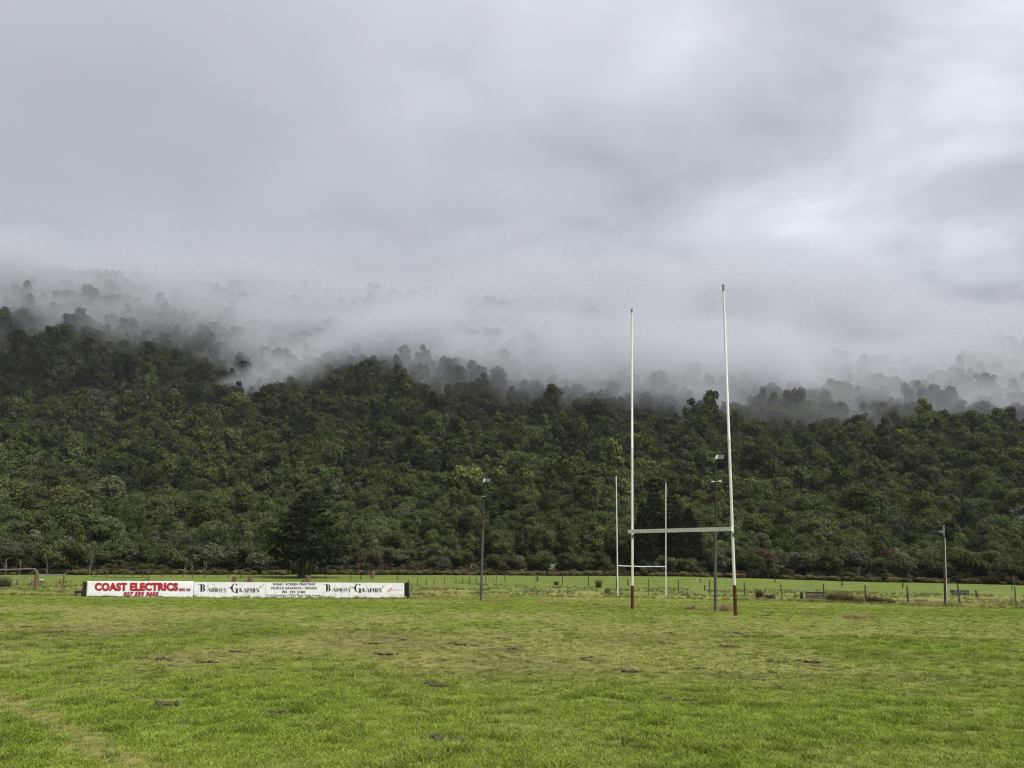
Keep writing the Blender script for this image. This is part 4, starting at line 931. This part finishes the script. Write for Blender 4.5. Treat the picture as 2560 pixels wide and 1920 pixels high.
TUFTS = [tuft(i, 22, .025, .065, .075, .0075, 1.3) for i in range(4)]+[tuft(10+i, 24, .04, .10, .07, .008, 1.2) for i in range(2)]
LONG = [tuft(20+i, 34, .18, .42, .13, .012, .9) for i in range(3)]
def blade_tint(x, y, r, green=(.222, .305, .044), green2=(.262, .322, .056), dry=(.335, .310, .112)):
    d = np.clip(dryness(x, y)*.72+r.normal(0, .13, len(x)), 0, 1)[:, None]; k = np.clip(fbm(x/2.2, y/2.2, 301, 4)*2-.5+r.normal(0, .12, len(x)), 0, 1)[:, None]
    c = np.array(green)*(1-k)+np.array(green2)*k
    lush = sstep(.54, .66, fbm(x/.38, y/.38, 307, 3))[:, None]*(1-d)
    c = c*(1-.08*lush); m = muddiness(x, y)[:, None]
    c = (c*(1-d)+np.array(dry)*d)*(1-m*.55)
    return c*r.uniform(.68, 1.32, (len(x), 1)), lush[:, 0]
def turf_blades():
    r = np.random.default_rng(9); X, Y = [], []
    for y0, y1, dens in ((2.5, 5, 120), (5, 9, 230), (9, 13, 150), (13, 20, 75), (20, 32, 34), (32, 60, 13)):
        hw = lambda y: .76*y+8
        area = (hw(y0)+hw(y1))*(y1-y0); m = int(area*dens); yy = r.uniform(y0, y1, m); xx = r.uniform(-1, 1, m)*hw(yy)
        X.append(xx); Y.append(yy)
    x = np.concatenate(X); y = np.concatenate(Y); k = r.uniform(size=len(x)) > muddiness(x, y)*.8; x, y = x[k], y[k]; m = len(x)
    c, lush = blade_tint(x, y, r); d = dryness(x, y)
    s = r.uniform(.7, 1.25, m)*np.interp(y, [5, 12, 30, 60], [.95, 1.05, 1.4, 1.7])*(1-.35*d)*(1+.15*lush)
    sz = s*np.interp(y, [5, 12, 30, 60], [.74, .64, .5, .45])
    idx = np.where(lush > .5, r.integers(4, 6, m), r.integers(0, 4, m))
    o = scatter('grass', np.column_stack([x, y, H(x, y)]), np.stack([r.normal(0, .08, m), r.normal(0, .08, m), r.uniform(0, 6.28, m)], 1), np.stack([s, s, sz], 1), idx, c, TUFTS)
    tag(o, 'short worn playing field grass with dry and muddy patches', 'grass')
turf_blades()
def rough_grass():
    r = np.random.default_rng(19); X, Y = [], []
    m = 9000; t = r.uniform(-.72, .72, m); y = FIELD_EDGE(t)+r.uniform(.3, 30, m)**1.0; x = t*y
    k = fbm(x/2.2, y/2.2, 401, 3)+np.where(y-FIELD_EDGE(t) < 4, .14, 0) > .53; x, y = x[k], y[k]
    c, _ = blade_tint(x, y, r, green=(.120, .155, .036), green2=(.185, .195, .055), dry=(.30, .25, .115)); m = len(x)
    s = r.uniform(.5, 1.0, m); sz = s*r.uniform(.35, .8, m)
    o = scatter('rough_grass', np.column_stack([x, y, H(x, y)]), np.stack([r.normal(0, .1, m), r.normal(0, .1, m), r.uniform(0, 6.28, m)], 1), np.stack([s, s, sz], 1), r.integers(0, 3, m), c, LONG)
    tag(o, 'rank clumpy grass in the ditch and rough beyond the field', 'grass')
    # straw along old lines, pole feet and the fence bank
    P = []
    def strip(px0, py0, px1, py1, n_, spread):
        for i in range(n_):
            f = r.uniform(); q = gp(px0+(px1-px0)*f, py0+(py1-py0)*f); P.append((q.x+r.normal(0, spread), q.y+r.normal(0, spread*1.5)))
    strip(1205, 1503, 1275, 1503, 50, .15); strip(1350, 1508, 1420, 1511, 45, .2); strip(1460, 1513, 1550, 1516, 75, .15); strip(1560, 1517, 1600, 1520, 20, .15); strip(1720, 1523, 1785, 1526, 45, .12)
    strip(1050, 1494, 1180, 1497, 40, .4); strip(2000, 1535, 2050, 1537, 16, .2); strip(2120, 1545, 2190, 1547, 34, .2); strip(1900, 1530, 1960, 1532, 10, .2)
    strip(2200, 1507, 2560, 1513, 190, .5); strip(1180, 1494, 1540, 1492, 70, .5); strip(1850, 1497, 2000, 1501, 60, .4)
    n_straw = len(P)
    for f in r.uniform(0, 1, 260):                      # uncut grass along the foot of the sign
        q = SA+(SB-SA)*f; P.append((q.x+r.normal(0, .05), q.y-.10+r.normal(0, .08)))
    P = np.array(P); m = len(P); s = r.uniform(.45, .9, m); sg = np.arange(m) >= n_straw; s = np.where(sg, s*.7, s)
    o = scatter('straw', np.column_stack([P, H(P[:, 0], P[:, 1])]), np.stack([r.normal(0, .2, m), r.normal(0, .2, m), r.uniform(0, 6.28, m)], 1), np.stack([s, s, s*r.uniform(.3, .7, m)], 1), r.integers(0, 3, m), np.where(sg[:, None], np.array((.16, .20, .045)), np.array((.42, .34, .17)))*r.uniform(.65, 1.15, (m, 1)), LONG)
    tag(o, 'dead straw left along field lines, pole feet and the fence bank', 'grass')
rough_grass()
def clump(px, py, w, h, tint_, lab, seed, name='rush_clump', nb=420, cat='rushes', dy=0):
    b = gp(px, py); b.y += dy; b.z = gz(b.x, b.y); e = tuft(seed, nb, h*.5, h, w*.35, .016, .75)
    o = bpy.data.objects.new(name, e); col.objects.link(o); o.location = b; o['tint'] = tint_; tag(o, lab, cat); return o
RU = [.150, .098, .060]; RD = [.105, .070, .046]
clump(2078, 1502, 1.0, .62, RD, 'dark brown rush clump against the stock ramp', 1); clump(2102, 1503, 1.3, .68, RU, 'tall tan brown rush clump second from the stock ramp', 2); clump(2125, 1504, 1.1, .55, RD, 'reddish rush clump third from the stock ramp', 3); clump(2146, 1505, 1.2, .34, RU, 'low rush clump at the left of the leaning post', 4)
clump(2182, 1505.5, 1.2, .46, RD, 'dark brown rush clump right of the leaning post', 5); clump(2208, 1506.5, 1.3, .36, RU, 'low brown rush clump before the straw bank', 6); clump(2225, 1507, 1.0, .22, RU, 'lowest brown rush clump ending the row', 16)
clump(1898, 1496, .7, .68, RD, 'pointed brown rush clump right of the near goal', 7); clump(1925, 1497, 1.2, .40, RD, 'round brown rush clump between goal and stock ramp', 8)
clump(1497, 1470, .8, 1.0, [.135, .110, .055], 'upright olive brown rush clump beside the far goal', 9); clump(1391, 1463, .7, .5, [.13, .095, .05], 'small brown rush clump left of a paddock post', 10)
clump(6, 1471, 1.4, 1.0, [.085, .085, .045], 'grey green bush at the foot of the pipe gate', 11); clump(1519, 1484, .6, .5, [.15, .10, .055], 'small rusty weed around a ditch stake', 12)
clump(1815, 1528, .75, .34, [.42, .30, .17], 'dry tan grass clump beside the near goal\'s right sleeve', 13, 'dry_grass_clump', 300, 'dry grass'); clump(2305, 1507, 1.0, .3, [.23, .17, .09], 'dry brown clump on the bank before the conduit pole', 14, 'dry_grass_clump', 200, 'dry grass')

# ------------------------------------------------------------------ mud clods kicked up from the pitch
def clods():
    PX = CLOD_PX
    kinds = []
    for s in range(5):
        r = np.random.default_rng(60+s); vs, fs, nv = [], [], 0
        for k in range(9):
            v, f = ico(np.array([1, .8, .6])*r.uniform(.018, .055), np.array([r.normal(0, .075), r.normal(0, .045), r.uniform(.0, .03)]), r); v = v*(1+r.uniform(-.18, .18, v.shape)*np.array([1, 1, 1]))
            vs.append(v); fs += [tuple(i+nv for i in q) for q in f]; nv += 12
        me = bpy.data.meshes.new('mud_clod'); me.from_pydata(np.vstack(vs).tolist(), [], fs); me.materials.append(M_CLOD); kinds.append(me)
    r = random.Random(8)
    near = {}
    for px, py in PX: near.setdefault(min(LANDMARKS, key=lambda q: abs(q[0]-px))[1], []).append((px, py))
    for i, (px, py) in enumerate(PX):
        lm = min(LANDMARKS, key=lambda q: abs(q[0]-px))[1]; q = sorted(near[lm], key=lambda a: -a[1]); j = q.index((px, py))
        lab = 'dark clod of churned mud on the turf below '+lm if len(q) == 1 else ('nearest' if j == 0 else ORD[j]+' nearest')+' dark mud clod on the turf below '+lm
        b = gp(px, py); o = bpy.data.objects.new('mud_clod', kinds[i % 5]); col.objects.link(o); o.location = b-V(0, 0, .004); o.rotation_euler.z = r.uniform(-.5, .5)
        k = r.uniform(.55, 1.05); o.scale = (k*1.25, k*1.2, k*.95); tag(o, lab, 'mud clod', 'mud clods kicked up across the pitch')
clods()

def crumbs():
    r = np.random.default_rng(15); m = 6000; y = r.uniform(9, 27, m); x = r.uniform(-.72, .6, m)*y
    k = (fbm(x/1.4, y/1.0, 101, 4) > .56) & (fbm(x/.4, y/.3, 131, 3) > .58) | (r.uniform(size=m) < .008); x, y = x[k], y[k]; m = len(x)
    kinds = []
    for s in range(3):
        rr = np.random.default_rng(70+s); v, f = ico(np.array([1, .8, .6]), np.zeros(3), rr); v = v*(1+rr.uniform(-.25, .25, v.shape))
        me = bpy.data.meshes.new('crumb'); me.from_pydata(v.tolist(), [], f); me.materials.append(M_CLOD); kinds.append(me)
    s = r.uniform(.006, .024, m)
    o = scatter('mud', np.column_stack([x, y, H(x, y)+.004]), r.uniform(0, 6.28, (m, 3)), np.stack([s*1.5, s*1.1, s], 1), r.integers(0, 3, m), np.ones((m, 3)), kinds)
    tag(o, 'crumbs of churned mud scattered over the worn turf', 'mud')
crumbs()
# ------------------------------------------------------------------ low cloud on the hill
def mist_material():
    m = bpy.data.materials.new('mist'); m.use_nodes = True; nt = m.node_tree; nt.nodes.clear(); N = nt.nodes.new; L = nt.links.new
    out = N('ShaderNodeOutputMaterial'); pv = N('ShaderNodeVolumePrincipled'); L(pv.outputs[0], out.inputs['Volume'])
    pv.inputs['Color'].default_value = (.76, .785, .82, 1); pv.inputs['Anisotropy'].default_value = .15
    tc = N('ShaderNodeTexCoord'); ln = N('ShaderNodeVectorMath'); ln.operation = 'LENGTH'; L(tc.outputs['Object'], ln.inputs[0])
    def mth(op, a, b=None, clamp=False):
        n = N('ShaderNodeMath'); n.operation = op; n.use_clamp = clamp
        for i, v in enumerate((a, b)):
            if v is None: continue
            if isinstance(v, (int, float)): n.inputs[i].default_value = v
            else: L(v, n.inputs[i])
        return n.outputs[0]
    fall = mth('SUBTRACT', 1.0, ln.outputs['Value'], True)              # 1 at the heart, 0 at the skin
    geo = N('ShaderNodeNewGeometry'); mp = N('ShaderNodeMapping'); mp.inputs['Scale'].default_value = (.011, .011, .018); L(geo.outputs['Position'], mp.inputs[0])
    nz = N('ShaderNodeTexNoise'); nz.inputs['Scale'].default_value = 1; nz.inputs['Detail'].default_value = 4; nz.inputs['Roughness'].default_value = .55; nz.inputs['Distortion'].default_value = .8
    L(mp.outputs[0], nz.inputs['Vector'])
    d = mth('ADD', mth('MULTIPLY', fall, 1.5), mth('MULTIPLY', mth('SUBTRACT', nz.outputs['Fac'], .5), 2.5))
    bi = N('ShaderNodeAttribute'); bi.attribute_type = 'OBJECT'; bi.attribute_name = 'bias'
    d = mth('SUBTRACT', mth('ADD', d, bi.outputs['Fac']), .16, True); d = mth('MULTIPLY', d, mth('MINIMUM', mth('MULTIPLY', fall, 4.0), 1.0))
    oi = N('ShaderNodeAttribute'); oi.attribute_type = 'OBJECT'; oi.attribute_name = 'density'
    L(mth('MULTIPLY', d, oi.outputs['Fac']), pv.inputs['Density'])
    return m
M_MIST = mist_material()
import bmesh
_bm = bmesh.new(); bmesh.ops.create_icosphere(_bm, subdivisions=3, radius=1.0)
mist_me = bpy.data.meshes.new('mist'); _bm.to_mesh(mist_me); _bm.free(); mist_me.materials.append(M_MIST)
# centre pixel, distance, half sizes in metres (across, along, up), tilt, density
MISTS = [((1280, 850), 600, (720, 240, 64), 1, .016), ((1000, 880), 535, (200, 170, 42), -2, .022), ((1450, 900), 520, (210, 170, 44), 0, .026), ((1900, 945), 485, (190, 165, 44), 3, .028), ((2350, 975), 470, (180, 155, 42), 3, .028),
         ((1900, 790), 680, (230, 120, 60), 4, .026), ((2450, 845), 670, (170, 110, 45), 2, .016), ((1450, 760), 700, (230, 110, 46), 0, .026), ((720, 775), 680, (200, 120, 46), 2, .017),
         ((330, 775), 540, (150, 130, 34), 4, .008), ((60, 690), 580, (180, 120, 48), 3, .024), ((810, 895), 470, (120, 80, 25), -24, .023), ((650, 968), 415, (68, 48, 18), -32, .024),
         ((1790, 1025), 405, (26, 40, 17), 10, .026), ((1280, 690), 850, (680, 70, 75), 0, .014)]
for i, ((px, py), Y, s, tilt, dens) in enumerate(MISTS):
    o = bpy.data.objects.new('mist', mist_me); col.objects.link(o); o.location = at(px, py, Y); o.scale = s; o.rotation_euler = (math.radians(20 if Y < 640 else 0), math.radians(tilt), 0)
    o['density'] = dens; o['bias'] = .16 if s[0] < 125 else 0.0; tag(o, kind='stuff')

# thin damp air over the whole place
_h = MB().box((0, 575, 208), (2100, 1460, 424)); hz_me = _h.mesh('haze')
M_HAZE = bpy.data.materials.new('haze'); M_HAZE.use_nodes = True; _nt = M_HAZE.node_tree; _nt.nodes.clear()
_o = _nt.nodes.new('ShaderNodeOutputMaterial'); _p = _nt.nodes.new('ShaderNodeVolumePrincipled'); _nt.links.new(_p.outputs[0], _o.inputs['Volume'])
_p.inputs['Color'].default_value = (.90, .94, 1, 1); _p.inputs['Density'].default_value = .00007
hz_me.materials.append(M_HAZE); hazeo = bpy.data.objects.new('haze', hz_me); col.objects.link(hazeo); hazeo['kind'] = 'stuff'
